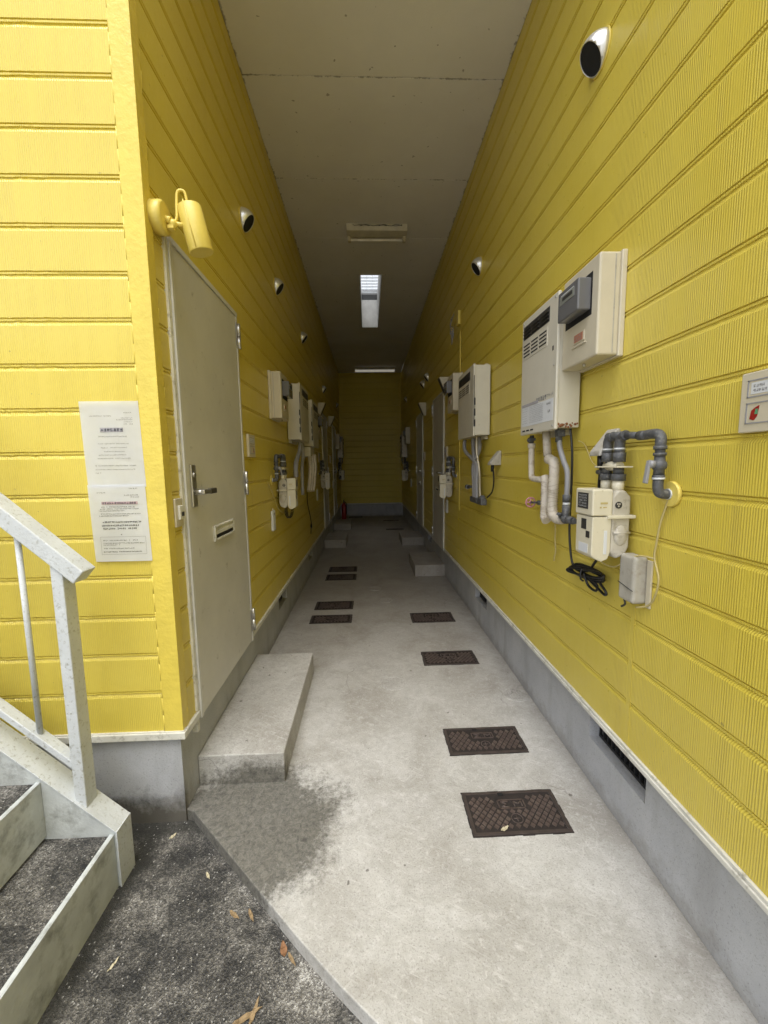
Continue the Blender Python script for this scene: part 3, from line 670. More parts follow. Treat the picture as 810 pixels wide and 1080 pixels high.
# ------------------------------------------------------------------ outdoor staircase at the left
ST = thing('staircase', 'weathered white metal staircase with mossy treads climbing left in front of the facade', 'staircase', (-1.5, 0.9, -0.05))
YS, YN = 1.40, 0.25; NR = 11; RUN, RISE = 0.24, 0.22
for i in range(NR):
    x = -0.96-RUN*i; zt = 0.165+RISE*(i)-0.0
    zb = -0.05 if i == 0 else zt-RISE
    r = MB(); r.box(x-0.004, x, YN, YS, zb+(0.002 if i == 0 else 0.006), zt, 0.0008); r.box(x-0.016, x-0.0045, YN, YS, zt-0.004, zt)
    link('riser', r, 'stairpaint', ST)
    t = MB(); t.box(x-0.016-RUN+0.0, x-0.0165, YN+0.001, YS-0.001, zt-0.04, zt-0.007); link('tread', t, 'agg', ST)
def slanted(ya, yb, name, xa, za, xb, zb_, th, m, parent, cut=True):
    p = MB(); p.prism([(xa, za), (xa, za-th), (xb, zb_-th), (xb, zb_)], 'y', ya, yb, 0.002); return link(name, p, m, parent)
SLP = RISE/RUN
xe = -0.96-RUN*NR
for (ya, yb) in ((YS+0.001, YS+0.007), (YN-0.007, YN-0.001)):
    p = MB()
    p.prism([(-0.952, -0.049), (-0.952, 0.17), (-0.952+xe*0, 0.17), (xe, 0.17+(-0.952-xe)*SLP), (xe, 0.17+(-0.952-xe)*SLP-0.42), (-1.19, -0.049)], 'y', ya, yb)
    link('stringer', p, 'stairpaint', ST)
for (ya, yb) in ((YS+0.001, YS+0.082),):
    p = MB()
    p.prism([(-0.950, 0.1725), (-0.950, 0.1785), (xe, 0.1785+(-0.950-xe)*SLP), (xe, 0.1725+(-0.950-xe)*SLP)], 'y', ya-0.006, yb, 0.001)
    p.box(-0.951, -0.946, ya-0.006, yb, -0.048, 0.1775)
    link('stringer_flange', p, 'rail', ST)
def post(x, ya, zb_, zt):
    p = MB(); p.box(x, x+0.04, ya, ya+0.058, zb_, zt, 0.003)
    return link('post', p, 'rail', ST)
zf = lambda x, z0_: z0_+(-1.0-x)*0.92
for x in (-1.09, -2.3, -3.5):
    post(x, YS+0.005, 0.175+(-0.952-x)*SLP-0.035, zf(x, 1.10))
p = MB(); p.prism([(-0.975, 1.155), (-1.012, 1.113), (xe, zf(xe, 1.10)), (xe, zf(xe, 1.178))], 'y', YS-0.003, YS+0.066, 0.004); link('handrail', p, 'rail', ST)
p = MB(); p.prism([(-1.055, 0.42), (-1.055, 0.387), (xe, zf(xe, 0.337)), (xe, zf(xe, 0.372))], 'y', YS+0.01, YS+0.05, 0.003); link('lower_rail', p, 'rail', ST)
x = -1.205
while x > xe+0.05:
    if min(abs(x+2.28), abs(x+3.48)) > 0.05:
        b_ = MB(); b_.cyl((x, YS+0.03, zf(x, 0.36)), (x, YS+0.03, zf(x, 1.11)), 0.0095, seg=12); link('baluster', b_, 'rail', ST)
    x -= 0.15
# landing at the top, out of the picture
l_ = MB(); l_.box(xe-1.0, xe-0.02, YN-0.01, YS+0.06, 0.16+RISE*NR-0.12, 0.16+RISE*NR-0.01); link('landing', l_, 'stairpaint', ST)
l_ = MB()
for yy in (YN+0.02, YS-0.05): l_.box(xe-0.9, xe-0.82, yy, yy+0.08, -0.05, 0.16+RISE*NR-0.12)
link('landing_post', l_, 'rail', ST)

# ------------------------------------------------------------------ notices on the facade
def sheet(x0, x1, z0, z1, yoff, label, lines, hls, boxed, seed):
    s = MB(); nx, nz = 8, 10; vs = []
    for j in range(nz+1):
        row = []
        for i in range(nx+1):
            u = i/nx; v = j/nz
            w_ = 0.0012*sin(v*7+seed)*sin(u*3.1)+0.0008*sin(u*9+v*4)
            row.append(s.bm.verts.new((x0+(x1-x0)*u+(0.006*(1-v)), FY-yoff-0.001-abs(w_), z0+(z1-z0)*v)))
        vs.append(row)
    for j in range(nz):
        for i in range(nx):
            s.bm.faces.new((vs[j][i], vs[j][i+1], vs[j+1][i+1], vs[j+1][i]))
    ex = bmesh.ops.solidify(s.bm, geom=list(s.bm.faces), thickness=0.0004)
    o = link('notice_sheet', s, 'paper'); tag(o, label, 'notice', 'paper notices pasted on the facade')
    y = FY-yoff-0.0038
    t = MB(); strokes(t, (x0+0.003, y, z1), (x1-x0, 0, 0), (0, 0, z0-z1), (0, 0, 0), lines, seed)
    if boxed:
        a, b2, c_, d_ = boxed; W_, H_ = x1-x0, z1-z0
        X0, X1, Z0, Z1 = x0+0.003+a*W_, x0+0.003+c_*W_, z1-b2*H_, z1-d_*H_
        for q in ((X0, X1, Z0, Z0+0.0006), (X0, X1, Z1, Z1+0.0006), (X0, X0+0.0006, Z1, Z0), (X1, X1+0.0006, Z1, Z0)):
            t.quad((q[0], y, q[2]), (q[1], y, q[2]), (q[1], y, q[3]), (q[0], y, q[3]))
    link('printed_text', t, 'ink', o)
    for (u0, u1, v, h) in hls:
        t = MB(); X0, X1, Z0, Z1 = x0+0.003+u0*(x1-x0), x0+0.003+u1*(x1-x0), z1-(v-h/2)*(z1-z0), z1-(v+h/2)*(z1-z0)
        t.quad((X0, y+0.0003, Z1), (X1, y+0.0003, Z1), (X1, y+0.0003, Z0), (X0, y+0.0003, Z0)); link('shaded_title_band', t, 'hl' if seed == 3 else 'pinkband', o)
    return o
h1 = 0.013
sheet(-1.108, -0.884, 1.430, 1.762, 0.004, 'upper of the two white printed notices on the yellow facade', [(.73, .87, .135, h1, 1), (.15, .52, .17, h1, 1.2), (.68, .88, .195, h1, 1), (.60, .88, .215, h1, 1), (.72, .87, .24, h1, 1), (.72, .88, .265, h1, 1),
    (.32, .69, .33, .036, 1.6), (.27, .77, .405, h1, 1.1), (.25, .8, .49, h1, 1), (.3, .75, .535, h1, 1), (.35, .7, .58, h1, 1.1), (.25, .73, .62, h1, 1), (.23, .8, .66, h1, 1), (.17, .88, .745, h1, 1.2), (.17, .86, .79, h1, 1), (.17, .27, .83, h1, 1)],
    [(.31, .70, .33, .05)], None, 3)
h2 = 0.016
sheet(-1.104, -0.882, 1.132, 1.440, 0.006, 'lower of the two white printed notices, with a boxed paragraph at its foot', [(.7, .87, .05, h2, 1.1), (.14, .29, .10, h2, 1), (.62, .88, .135, h2, 1), (.72, .88, .16, h2, 1), (.22, .83, .235, .030, 2.0),
    (.2, .8, .285, h2, 1.3), (.18, .87, .31, h2, 1.3), (.15, .6, .335, h2, 1.3), (.18, .88, .375, h2, 1.3), (.15, .68, .40, h2, 1.3), (.2, .88, .48, .022, 1.6), (.18, .84, .525, .022, 1.6), (.2, .78, .565, .022, 1.6), (.5, .525, .645, h2, 1.5),
    (.18, .8, .72, h2, 1.4), (.18, .9, .757, h2, 1.3), (.18, .47, .78, h2, 1.3), (.18, .72, .825, h2, 1.4), (.17, .85, .87, h2, 1.5)], [(.21, .84, .235, .036)], (.14, .675, .93, .905), 11)

# ------------------------------------------------------------------ spot lamp by the first door
SPL = thing('spot_lamp', 'yellow painted cylinder spot lamp on a round base above the nearest left door', 'lamp', (LX, 1.735, 2.46))
b_ = MB(); b_.tube([(LX+0.001, 1.735, 2.465), (LX+0.04, 1.735, 2.465), (LX+0.048, 1.735, 2.465)], [0.060, 0.060, 0.052], 32); b_.cyl((LX+0.045, 1.735, 2.46), (LX+0.066, 1.735, 2.455), 0.014); link('wall_base', b_, 'pipeyel', SPL)
ax0, ax1 = Vector((-0.690, 1.775, 2.530)), Vector((-0.655, 1.79, 2.365)); dr = (ax1-ax0).normalized()
b_ = MB(); b_.tube([ax0, ax0+dr*0.003, ax1-dr*0.004, ax1], [0.044, 0.046, 0.047, 0.045], 32)
b_.tube([ax0+Vector((-0.004, -0.0465, 0)), ax1+Vector((-0.004, -0.0475, 0))], 0.0025, 6)
q = dr.orthogonal().normalized()
link('lamp_shade', b_, 'pipeyel', SPL)
b_ = MB(); b_.tube([(LX+0.055, 1.735, 2.455), (-0.745, 1.745, 2.450), (-0.730, 1.752, 2.475), (-0.728, 1.755, 2.53), (-0.722, 1.758, 2.575), (-0.700, 1.764, 2.578), (-0.693, 1.768, 2.545), (-0.692, 1.77, 2.525)], 0.0055, 10, 6); link('curved_arm', b_, 'pipeyel', SPL)
b_ = MB(); b_.ball((-0.742, 1.742, 2.448), 0.017); b_.cyl((-0.745, 1.74, 2.45), (-0.690, 1.765, 2.452), 0.008); b_.box(-0.76, -0.735, 1.728, 1.752, 2.425, 2.44, 0.003); link('swivel_joint', b_, 'pipeyel', SPL)

# ------------------------------------------------------------------ vent hoods
def hood(side, y, z, r, label, first=None):
    rz = 0 if side < 0 else pi; x = LX if side < 0 else RX
    if first: return dup(first, (x, y, z), rz, label)
    T = thing('vent_hood', label, 'vent hood', (x, y, z), rz, 'round steel vent hoods on the passage walls')
    t = bmesh.new(); bmesh.ops.create_uvsphere(t, u_segments=32, v_segments=20, radius=r)
    t.transform(Matrix.Diagonal((1.15, 1, 1, 1)))
    bmesh.ops.bisect_plane(t, geom=list(t.verts)+list(t.edges)+list(t.faces), plane_co=(0.004, 0, 0), plane_no=(-1, 0, 0), clear_outer=True)
    pn = Vector((0.80, 0, -0.60)).normalized(); pc = Vector((0.046, 0, -0.02))
    bmesh.ops.bisect_plane(t, geom=list(t.verts)+list(t.edges)+list(t.faces), plane_co=pc, plane_no=pn, clear_outer=True)
    for f in t.faces: f.smooth = True
    o2 = t.copy()
    t.transform(Matrix.Translation((x, y, z)))
    a = MB(); a.merge(t)
    bmesh.ops.solidify(a.bm, geom=list(a.bm.faces), thickness=0.0025)
    link('dome', a, 'chrome', T)
    # black mesh closing the mouth
    ed = [e for e in o2.edges if e.is_boundary and all(abs((v.co-pc).dot(pn)) < 1e-4 for v in e.verts)]
    vs = {v for e in ed for v in e.verts}; u_ = Vector((0, 1, 0)); w_ = pn.cross(u_)
    cc = sum((v.co for v in vs), Vector())/len(vs)
    vs = sorted(vs, key=lambda v: math.atan2((v.co-cc).dot(w_), (v.co-cc).dot(u_)))
    pts = [cc+(v.co-cc)*0.96-pn*0.004 for v in vs]; o2.free()
    a = MB(); A = [a.bm.verts.new(p+Vector((x, y, z))) for p in pts]; B = [a.bm.verts.new(p-pn*0.004+Vector((x, y, z))) for p in pts]
    a.bm.faces.new(A); a.bm.faces.new(B[::-1])
    for i in range(len(A)): a.bm.faces.new((A[i], B[i], B[(i+1) % len(A)], A[(i+1) % len(A)]))
    link('mouth_mesh', a, 'hole', T)
    a = MB(); a.tube([(x, y, z), (x+0.006, y, z)], r*1.07, 32); link('sealant_ring', a, 'pipeyel', T)
    return T
H0 = hood(-1, 2.98, 3.15, 0.072, 'nearest steel vent hood on the left wall, right of the spot lamp')
for side, y, z, lab in ((-1, 3.96, 3.13, 'second steel vent hood along the left wall'), (-1, 5.42, 3.12, 'third and smaller-looking steel vent hood on the left wall'),
                        (-1, 7.75, 2.90, 'vent hood on the left wall above the wedge lamps'), (-1, 11.0, 3.08, 'tiny farthest vent hood on the left wall by the end wall'),
                        (1, 1.87, 3.19, 'largest steel vent hood, high on the right wall at the top of the picture'), (1, 3.70, 3.19, 'second steel vent hood on the right wall, above the far heater'),
                        (1, 6.75, 2.90, 'nearer of the paired vent hoods deep on the right wall'), (1, 7.25, 2.88, 'farther of the paired vent hoods deep on the right wall'), (1, 10.4, 3.12, 'tiny farthest vent hood on the right wall by the end wall')):
    hood(side, y, z, 0.072, lab, H0)

# ------------------------------------------------------------------ wall boxes on the left and right (out = direction from the wall)
def frame_of(side): return (LX, 1) if side < 0 else (RX, -1)
def place(first, side, y, z, label):
    return dup(first, (LX if side < 0 else RX, y, z), 0 if side < 0 else pi, label)

# water heater: authored on the right wall
def heater(y0, y1, z0, z1, dep, label, big=True):
    x = RX; fx_ = x-dep
    T = thing('water_heater', label, 'water heater', (RX, y0, z0), pi, 'tankless water heaters on the passage walls')
    b_ = MB(); b_.box(x-0.012, fx_+0.016, y0+0.006, y1-0.006, z0+0.008, z1-0.008, 0.004); link('case', b_, 'enamel', T)
    b_ = MB(); b_.box(fx_+0.017, fx_, y0, y1, z0, z1, 0.006, 3); F = link('front_cover', b_, 'enamel', T)
    b_ = MB(); b_.box(x-0.001, x-0.03, y0+0.1, y1-0.1, z1-0.006, z1+0.022); link('mounting_bracket', b_, 'enamel', T); b_ = MB(); b_.box(x-0.001, x-0.03, y0+0.1, y1-0.1, z0-0.02, z0+0.006); link('mounting_bracket', b_, 'enamel', T)
    W_ = y1-y0
    g_ = MB(); ga, gb, gz0, gz1 = y0+0.14*W_, y1-0.06*W_, z1-0.105, z1-0.035; ga, gb = y0+0.2*W_, y1-0.05*W_
    g_.box(fx_-0.001, fx_+0.006, ga, gb, gz0, gz1, 0.001)
    G = link('exhaust_grille', g_, 'darkpanel', T)
    g_ = MB(); n = 3
    for i in range(n):
        a = ga+(gb-ga)*(i+0.06)/n; b2 = ga+(gb-ga)*(i+0.94)/n
        for zz in (gz0+0.018, gz0+0.036, gz0+0.053): g_.prism([(fx_-0.001, zz), (fx_-0.008, zz-0.006), (fx_-0.007, zz-0.009), (fx_-0.001, zz-0.003)], 'y', a, b2)
    link('louvre', g_, 'dark_steel', T)
    g_ = MB()
    la, lb = y0+0.24*W_, y1-0.05*W_; lz0, lz1 = z1-0.205, z1-0.13
    g_.box(fx_-0.002, fx_+0.002, la, lb, lz0-0.006, lz1+0.006, 0.001)
    link('intake_panel', g_, 'enamel', T)
    g_ = MB()
    for i in range(n):
        a = la+(lb-la)*(i+0.1)/n; b2 = la+(lb-la)*(i+0.9)/n
        for zz in (lz0+0.008, lz0+0.026, lz0+0.044, lz0+0.062): g_.box(fx_-0.0035, fx_-0.002, a, b2, zz, zz+0.007)
    link('intake_slots', g_, 'hole', T)
    if big:
        g_ = MB(); g_.box(fx_-0.001, fx_+0.001, y0+0.05*W_, y0+0.94*W_, z0+0.045, z0+0.148); L_ = link('spec_label', g_, 'paperlabel', T)
        g_ = MB(); g_.box(fx_-0.0022, fx_-0.0005, y0+0.45*W_, y0+0.94*W_, z0+0.150, z0+0.163); link('grey_stripe', g_, 'hl', T)
        t = MB(); org = (fx_-0.0016, y0+0.94*W_, z0+0.150)
        strokes(t, org, (0, -0.89*W_, 0), (0, 0, -0.105), (-0.0004, 0, 0), [(.02+.0*k, .2, .12+.12*k, .05, 1) for k in range(7)]+[(.27, .72, .10+.085*k, .055, 1) for k in range(10)]+[(.82, .94, .2, .1, 2), (.86, .93, .55, .12, 2)], 5)
        strokes(t, (fx_-0.0008, y0+0.5*W_, z0+0.180), (0, -0.45*W_, 0), (0, 0, -0.03), (-0.0008, 0, 0), [(.0, .6, .5, .8, 1.6), (.62, 1, .4, .5, 1)], 8)
        link('label_print', t, 'inksoft', T)
        g_ = MB()
        for k in range(3): g_.box(fx_-0.002, fx_+0.001, y1-0.07-0.055*k, y1-0.035-0.055*k, z0+0.018, z0+0.025)
        g_.box(fx_-0.002, fx_+0.001, y0+0.035, y0+0.045, z1-0.25, z1-0.23)
        link('drain_slots', g_, 'hole', T)
    return T
HR1 = heater(1.90, 2.33, 1.655, 2.27, 0.13, 'white water heater beside the grey smart meter on the right wall')
q_ = MB()
for yy, zz in ((1.925, 1.675), (2.305, 1.675), (1.925, 2.25), (2.305, 2.25), (1.925, 1.95)): q_.cyl((0.8705, yy, zz), (0.867, yy, zz), 0.005, seg=10)
link('cover_screws', q_, 'steel', HR1)
r_ = MB()
for k in range(16): r_.ball((random.uniform(0.885, 0.98), 1.9015+random.uniform(0, 0.002), 1.664+random.uniform(0, 0.02)), random.uniform(0.003, 0.008), (1, 0.3, 1), 8)
M['rust'] = mat('rust', (0.20, 0.075, 0.025), 0.85, var=0.4, vs=80)
link('rust_patch', r_, 'rust', HR1)
# piping under the near heater
p = MB(); p.tube([(0.93, 2.125, 1.665), (0.93, 2.10, 1.535)], 0.020, 14); p.ball((0.93, 2.075, 1.52), 0.024); p.ball((0.93, 2.03, 1.505), 0.027)
p.tube([(0.93, 2.09, 1.52), (0.93, 2.03, 1.505), (0.93, 2.018, 1.46), (0.93, 2.025, 1.36), (0.93, 2.03, 1.275), (0.93, 2.01, 1.235), (0.93, 1.965, 1.225), (0.935, 1.93, 1.228)], 0.0250, 14, 5)
link('insulated_pipe', p, 'tape', HR1)
p = MB(); p.tube([(0.925, 2.30, 1.60), (0.925, 2.292, 1.445), (0.925, 2.265, 1.415), (0.925, 2.13, 1.412)], 0.0165, 12, 4); p.tube([(0.925, 2.30, 1.61), (0.925, 2.30, 1.585)], 0.021, 12); link('insulated_pipe', p, 'tape', HR1)
p = MB(); p.tube([(0.925, 2.115, 1.43), (0.925, 2.105, 1.40), (0.925, 2.10, 1.30), (0.925, 2.105, 1.225), (0.925, 2.08, 1.20)], 0.0225, 12, 4); link('insulated_pipe', p, 'tape', HR1)
p = MB()
for k in range(15):
    z = 1.25+k*0.0175; p.tube([(0.93+0.0257*cos(a), 2.023+0.0257*sin(a), z+0.008*sin(a+k)) for a in [q*pi/8 for q in range(17)]], 0.0009, 5)
link('wrap_seams', p, 'tape_shade', HR1); p = MB()
for k in range(15):
    z = 1.215+k*0.0130; p.tube([(0.925+0.0232*cos(a), 2.103+0.0232*sin(a), z+0.009*sin(a-k)) for a in [q*pi/8 for q in range(17)]], 0.0009, 5)
link('wrap_seams', p, 'tape_shade', HR1)
p = MB(); p.cyl((0.925, 2.30, 1.655), (0.925, 2.30, 1.61), 0.012); p.ball((0.92, 2.315, 1.63), 0.016); p.box(0.91, 0.94, 2.28, 2.30, 1.625, 1.64, 0.002); link('brass_union', p, 'cast', HR1)
p = MB(); p.cyl((0.93, 1.98, 1.655), (0.93, 1.98, 1.60), 0.016); p.box(0.915, 0.95, 1.955, 1.995, 1.625, 1.66, 0.003); link('pipe_union', p, 'cast', HR1)
p = MB(); p.cyl((0.93, 2.10, 1.29), (0.925, 2.14, 1.288), 0.010); p.cyl((0.925, 2.14, 1.288), (0.925, 2.185, 1.286), 0.013); p.cyl((0.925, 2.185, 1.286), (0.925, 2.295, 1.278), 0.006); V = link('valve_stem', p, 'cast', HR1)
p = MB(); p.tube([(0.925+0.026*cos(a), 2.295, 1.278+0.026*sin(a)) for a in [q*pi/12 for q in range(25)]], 0.0045, 8); p.cyl((0.925, 2.288, 1.278), (0.925, 2.302, 1.278), 0.009)
for a in (0, pi/2): p.cyl((0.925-0.025*cos(a), 2.295, 1.278-0.025*sin(a)), (0.925+0.025*cos(a), 2.295, 1.278+0.025*sin(a)), 0.0035, seg=8)
link('handwheel', p, 'pink', HR1)
p = MB(); p.tube([(0.93, 1.98, 1.625), (0.93, 1.965, 1.57), (0.932, 1.925, 1.505), (0.934, 1.893, 1.46), (0.934, 1.886, 1.39), (0.933, 1.888, 1.34)], 0.0125, 12, 6); link('flexible_gas_pipe', p, 'greyflex', HR1)
p = MB(); p.cyl((0.933, 1.888, 1.35), (0.933, 1.888, 1.315), 0.018); p.cyl((0.933, 1.888, 1.300), (0.933, 1.888, 1.225), 0.018); p.ball((0.933, 1.885, 1.235), 0.024); p.cyl((0.933, 1.885, 1.235), (0.933, 1.82, 1.235), 0.017); p.cyl((0.933, 1.815, 1.235), (0.933, 1.80, 1.235), 0.012)
p.cyl((0.933, 1.93, 1.245), (0.933, 1.90, 1.245), 0.018); p.cyl((0.915, 1.905, 1.25), (0.90, 1.905, 1.26), 0.008)
link('gas_cock', p, 'cast', HR1)
p = MB(); p.cyl((0.933, 1.888, 1.314), (0.933, 1.888, 1.301), 0.0165); link('white_collar', p, 'paperlabel', HR1)
p = MB(); p.tube([(0.97, 2.08, 1.215), (0.972, 2.075, 1.15), (0.975, 2.08, 1.10), (0.975, 2.07, 1.04), (0.975, 2.08, 1.01), (0.975, 2.085, 0.985)], 0.004, 6, 4); link('loose_tape_end', p, 'wire_y', HR1)

# second heater on the right, plainer
HR2 = heater(3.31, 3.86, 1.725, 2.29, 0.15, 'white water heater with bundled grey pipes below it, farther along the right wall', False)
p = MB()
for k, (xx, yy) in enumerate(((0.90, 3.80), (0.93, 3.62), (0.955, 3.52))):
    p.tube([(xx, yy, 1.725), (xx, yy-0.02, 1.62), (0.93, 3.50+k*0.045, 1.50), (0.93, 3.48+k*0.05, 1.35), (0.93, 3.46+k*0.05, 1.20)], 0.017, 10, 5)
link('insulated_pipe', p, 'greyflex', HR2)
p = MB(); p.tube([(0.91, 3.42, 1.725), (0.90, 3.38, 1.6), (0.91, 3.33, 1.45), (0.93, 3.38, 1.3), (0.93, 3.36, 1.2)], 0.007, 8, 6); link('cream_wire', p, 'beige', HR2)
p = MB(); p.box(0.91, 0.96, 3.27, 3.64, 1.165, 1.215, 0.008); p.ball((0.93, 3.30, 1.22), 0.028); p.ball((0.93, 3.42, 1.19), 0.03); p.cyl((0.925, 3.6, 1.30), (0.925, 3.78, 1.29), 0.012); p.cyl((0.925, 3.76, 1.29), (0.925, 3.80, 1.29), 0.022); link('valve_manifold', p, 'cast', HR2)
g_ = MB()
for k in range(3): g_.box(0.86, 0.866, 3.304, 3.31, 1.80+k*0.085, 1.855+k*0.085)
g_.box(0.853, 0.859, 3.309, 3.3105, 1.80, 2.2)
link('side_slots', g_, 'hole', HR2)

# electric meter box with smart meter (authored right)
def ebox(y0, y1, z0, z1, dep, label, metr=True, col='beige'):
    x = RX; fx_ = x-dep
    T = thing('electric_meter_box', label, 'meter box', (RX, y0, z0), pi, 'electric meter boxes on the passage walls')
    b_ = MB(); b_.box(x-0.0005, x-0.022, y0-0.006, y1+0.006, z0-0.006, z1+0.006, 0.004); link('back_plate', b_, 'beige', T)
    W_ = y1-y0
    b_ = MB(); b_.box(x-0.02, fx_, y0, y1, z0, z1, 0.008, 3); link('case', b_, col, T)
    ya, yb, za, zb_ = y0+0.16*W_, y1-0.10*W_, z0+0.44*(z1-z0), z1-0.05
    r = MB(); r.box(fx_-0.0008, fx_+0.004, ya, yb, za, zb_, 0.0005); link('window_recess', r, 'hole', T)
    m_ = MB(); ma, mb_, mz0, mz1 = ya+0.006, yb-0.035, za+0.02, zb_-0.02
    m_.box(fx_+0.0, fx_-0.055, ma, mb_, mz0, mz1, 0.006, 3); MM = link('smart_meter', m_, 'smoke', T)
    d = MB(); d.box(fx_-0.0545, fx_-0.0565, ma+0.03, mb_-0.02, mz0+0.065, mz0+0.10, 0.0005); link('display', d, 'lcd', T)
    d = MB(); d.box(fx_-0.0545, fx_-0.0563, ma+0.035, mb_-0.03, mz1-0.045, mz1-0.02, 0.0005); link('meter_label', d, 'paperlabel', T)
    d = MB(); d.box(fx_-0.0550, fx_-0.0575, ma+0.045, mb_-0.045, mz0+0.078, mz0+0.092); link('readout', d, 'darkpanel', T)
    d = MB(); d.box(fx_+0.001, fx_-0.004, y0+0.32*W_, y0+0.62*W_, z0+0.085, z0+0.125, 0.001); d.box(fx_+0.001, fx_-0.006, y0+0.28*W_, y0+0.66*W_, z0+0.070, z0+0.078, 0.002); link('label_holder', d, col, T)
    d = MB(); d.box(fx_-0.0035, fx_-0.0052, y0+0.35*W_, y0+0.59*W_, z0+0.09, z0+0.12); link('number_label', d, 'orange', T)
    t = MB(); strokes(t, (fx_-0.0055, y0+0.59*W_, z0+0.12), (0, -0.24*W_, 0), (0, 0, -0.03), (0, 0, 0), [(.05, .95, .3, .4, 1), (.05, .95, .75, .4, 1)], 4); link('label_print', t, 'inksoft', T)
    d = MB(); d.cyl((fx_+0.03, (y0+y1)/2, z0+0.002), (fx_+0.03, (y0+y1)/2, z0-0.012), 0.006); d.box(x-0.045, x-0.0405, y0-0.001, y0+0.002, z0+0.01, z1-0.01); link('seam_latch', d, 'greybox', T)
    return T
ER1 = ebox(1.615, 1.905, 1.915, 2.295, 0.105, 'large beige electric meter box with a smoky grey meter, nearest on the right wall')
lm = [o for o in COL.objects if o.parent == ER1]

# gas meter (authored right)
def gasmeter(y0, label, detail=True):
    """y0 = near side"""
    dz = 0
    T = thing('gas_meter', label, 'gas meter', (RX, y0, 1.14), pi, 'gas meters on the passage walls')
    b_ = MB(); b_.box(0.905, 0.828, y0, y0+0.125, 1.30, 1.40, 0.006, 3); link('upper_housing', b_, 'meterwhite', T)
    b_ = MB(); b_.prism([(0.905, 1.297), (0.832, 1.297), (0.832, 1.15), (0.842, 1.14), (0.872, 1.125), (0.895, 1.135), (0.905, 1.16)], 'y', y0+0.003, y0+0.122, 0.004); link('lower_housing', b_, 'meterwhite', T)
    b_ = MB(); b_.prism([(0.906, 1.37), (0.906, 1.16), (0.93, 1.135), (0.965, 1.15), (0.978, 1.18), (0.978, 1.37), (0.955, 1.395), (0.925, 1.395)], 'y', y0+0.006, y0+0.145, 0.008); link('bellows_casing', b_, 'meterbody', T)
    b_ = MB(); b_.box(0.886, 0.992, y0-0.006, y0+0.15, 1.290, 1.302, 0.002); link('flange', b_, 'meterwhite', T)
    b_ = MB(); b_.ball((0.943, y0+0.006, 1.225), 0.026, (1, 0.35, 1.5)); b_.cyl((0.912, y0+0.002, 1.235), (0.975, y0+0.002, 1.235), 0.005); link('casting_boss', b_, 'meterbody', T)
    b_ = MB(); b_.box(0.829, 0.8265, y0+0.03, y0+0.105, 1.325, 1.385); link('rating_plate', b_, 'darkpanel', T)
    b_ = MB(); b_.box(0.833, 0.8305, y0+0.045, y0+0.08, 1.245, 1.285); link('dial_window', b_, 'darkpanel', T)
    b_ = MB(); b_.box(0.833, 0.8305, y0+0.02, y0+0.045, 1.215, 1.24); link('reset_button', b_, 'darkpanel', T)
    b_ = MB(); b_.box(0.833, 0.8308, y0+0.03, y0+0.095, 1.155, 1.19); link('front_sticker', b_, 'paperlabel', T)
    b_ = MB(); b_.box(0.878, 0.890, y0+0.0035, y0+0.0018, 1.155, 1.245, 0.0005); link('side_sticker', b_, 'paperlabel', T)
    b_ = MB(); b_.box(0.858, 0.885, y0-0.001, y0+0.002, 1.345, 1.352); b_.box(0.856, 0.862, y0-0.001, y0+0.002, 1.330, 1.336); b_.box(0.868, 0.882, y0-0.001, y0+0.002, 1.331, 1.335); link('embossed_mark', b_, 'wire_y', T)
    b_ = MB(); b_.cyl((0.930, y0+0.007, 1.340), (0.930, y0+0.004, 1.340), 0.013, seg=20); link('round_badge', b_, 'darkpanel', T)
    b_ = MB()
    for (a, c_) in ((0.926, 1.344), (0.934, 1.344), (0.930, 1.336)): b_.ball((a, y0+0.0038, c_), 0.0032, (1, 0.3, 1), 8)
    link('badge_mark', b_, 'meterbody', T)
    t = MB(); strokes(t, (0.8262, y0+0.105, 1.385), (0, -0.075, 0), (0, 0, -0.06), (0, 0, 0), [(.1, .9, .15+.17*k, .12, 1) for k in range(5)], 6); link('dial_print', t, 'paperlabel', T)
    p = MB(); p.tube([(0.945, y0+0.04, 1.385), (0.945, y0+0.04, 1.43)], 0.021, 14); p.tube([(0.945, y0+0.115, 1.385), (0.945, y0+0.115, 1.43)], 0.021, 14)
    p.box(0.915, 0.975, y0+0.0, y0+0.155, 1.478, 1.484, 0.002); p.tube([(0.945, y0+0.035, 1.484), (0.945, y0+0.12, 1.484)], 0.018, 12)
    link('inlet_neck', p, 'meterwhite', T)
    p = MB()
    for yy in (y0+0.04, y0+0.115):
        p.cyl((0.945, yy, 1.43), (0.945, yy, 1.455), 0.026, seg=8); p.cyl((0.945, yy, 1.455), (0.945, yy, 1.478), 0.019); p.cyl((0.945, yy, 1.50), (0.945, yy, 1.535), 0.0225, seg=8); p.cyl((0.945, yy, 1.535), (0.945, yy, 1.55), 0.0195)
        p.tube([(0.945, yy, 1.545), (0.945, yy, 1.575), (0.945, yy-0.010, 1.592), (0.945, yy-0.035, 1.597)], 0.0185, 14, 4)
    p.cyl((0.945, y0+0.115, 1.597), (0.945, y0+0.02, 1.597), 0.0165)
    p.cyl((0.945, y0+0.14, 1.46), (0.945, y0+0.18, 1.46), 0.010)
    link('union_nut', p, 'cast', T)
    # gas supply run: elbow, valve, elbow into the wall (towards the camera)
    yv = y0-0.165
    p = MB(); p.cyl((0.945, y0, 1.597), (0.950, y0-0.06, 1.590), 0.0125); p.cyl((0.950, y0-0.06, 1.590), (0.952, y0-0.10, 1.590), 0.0165)
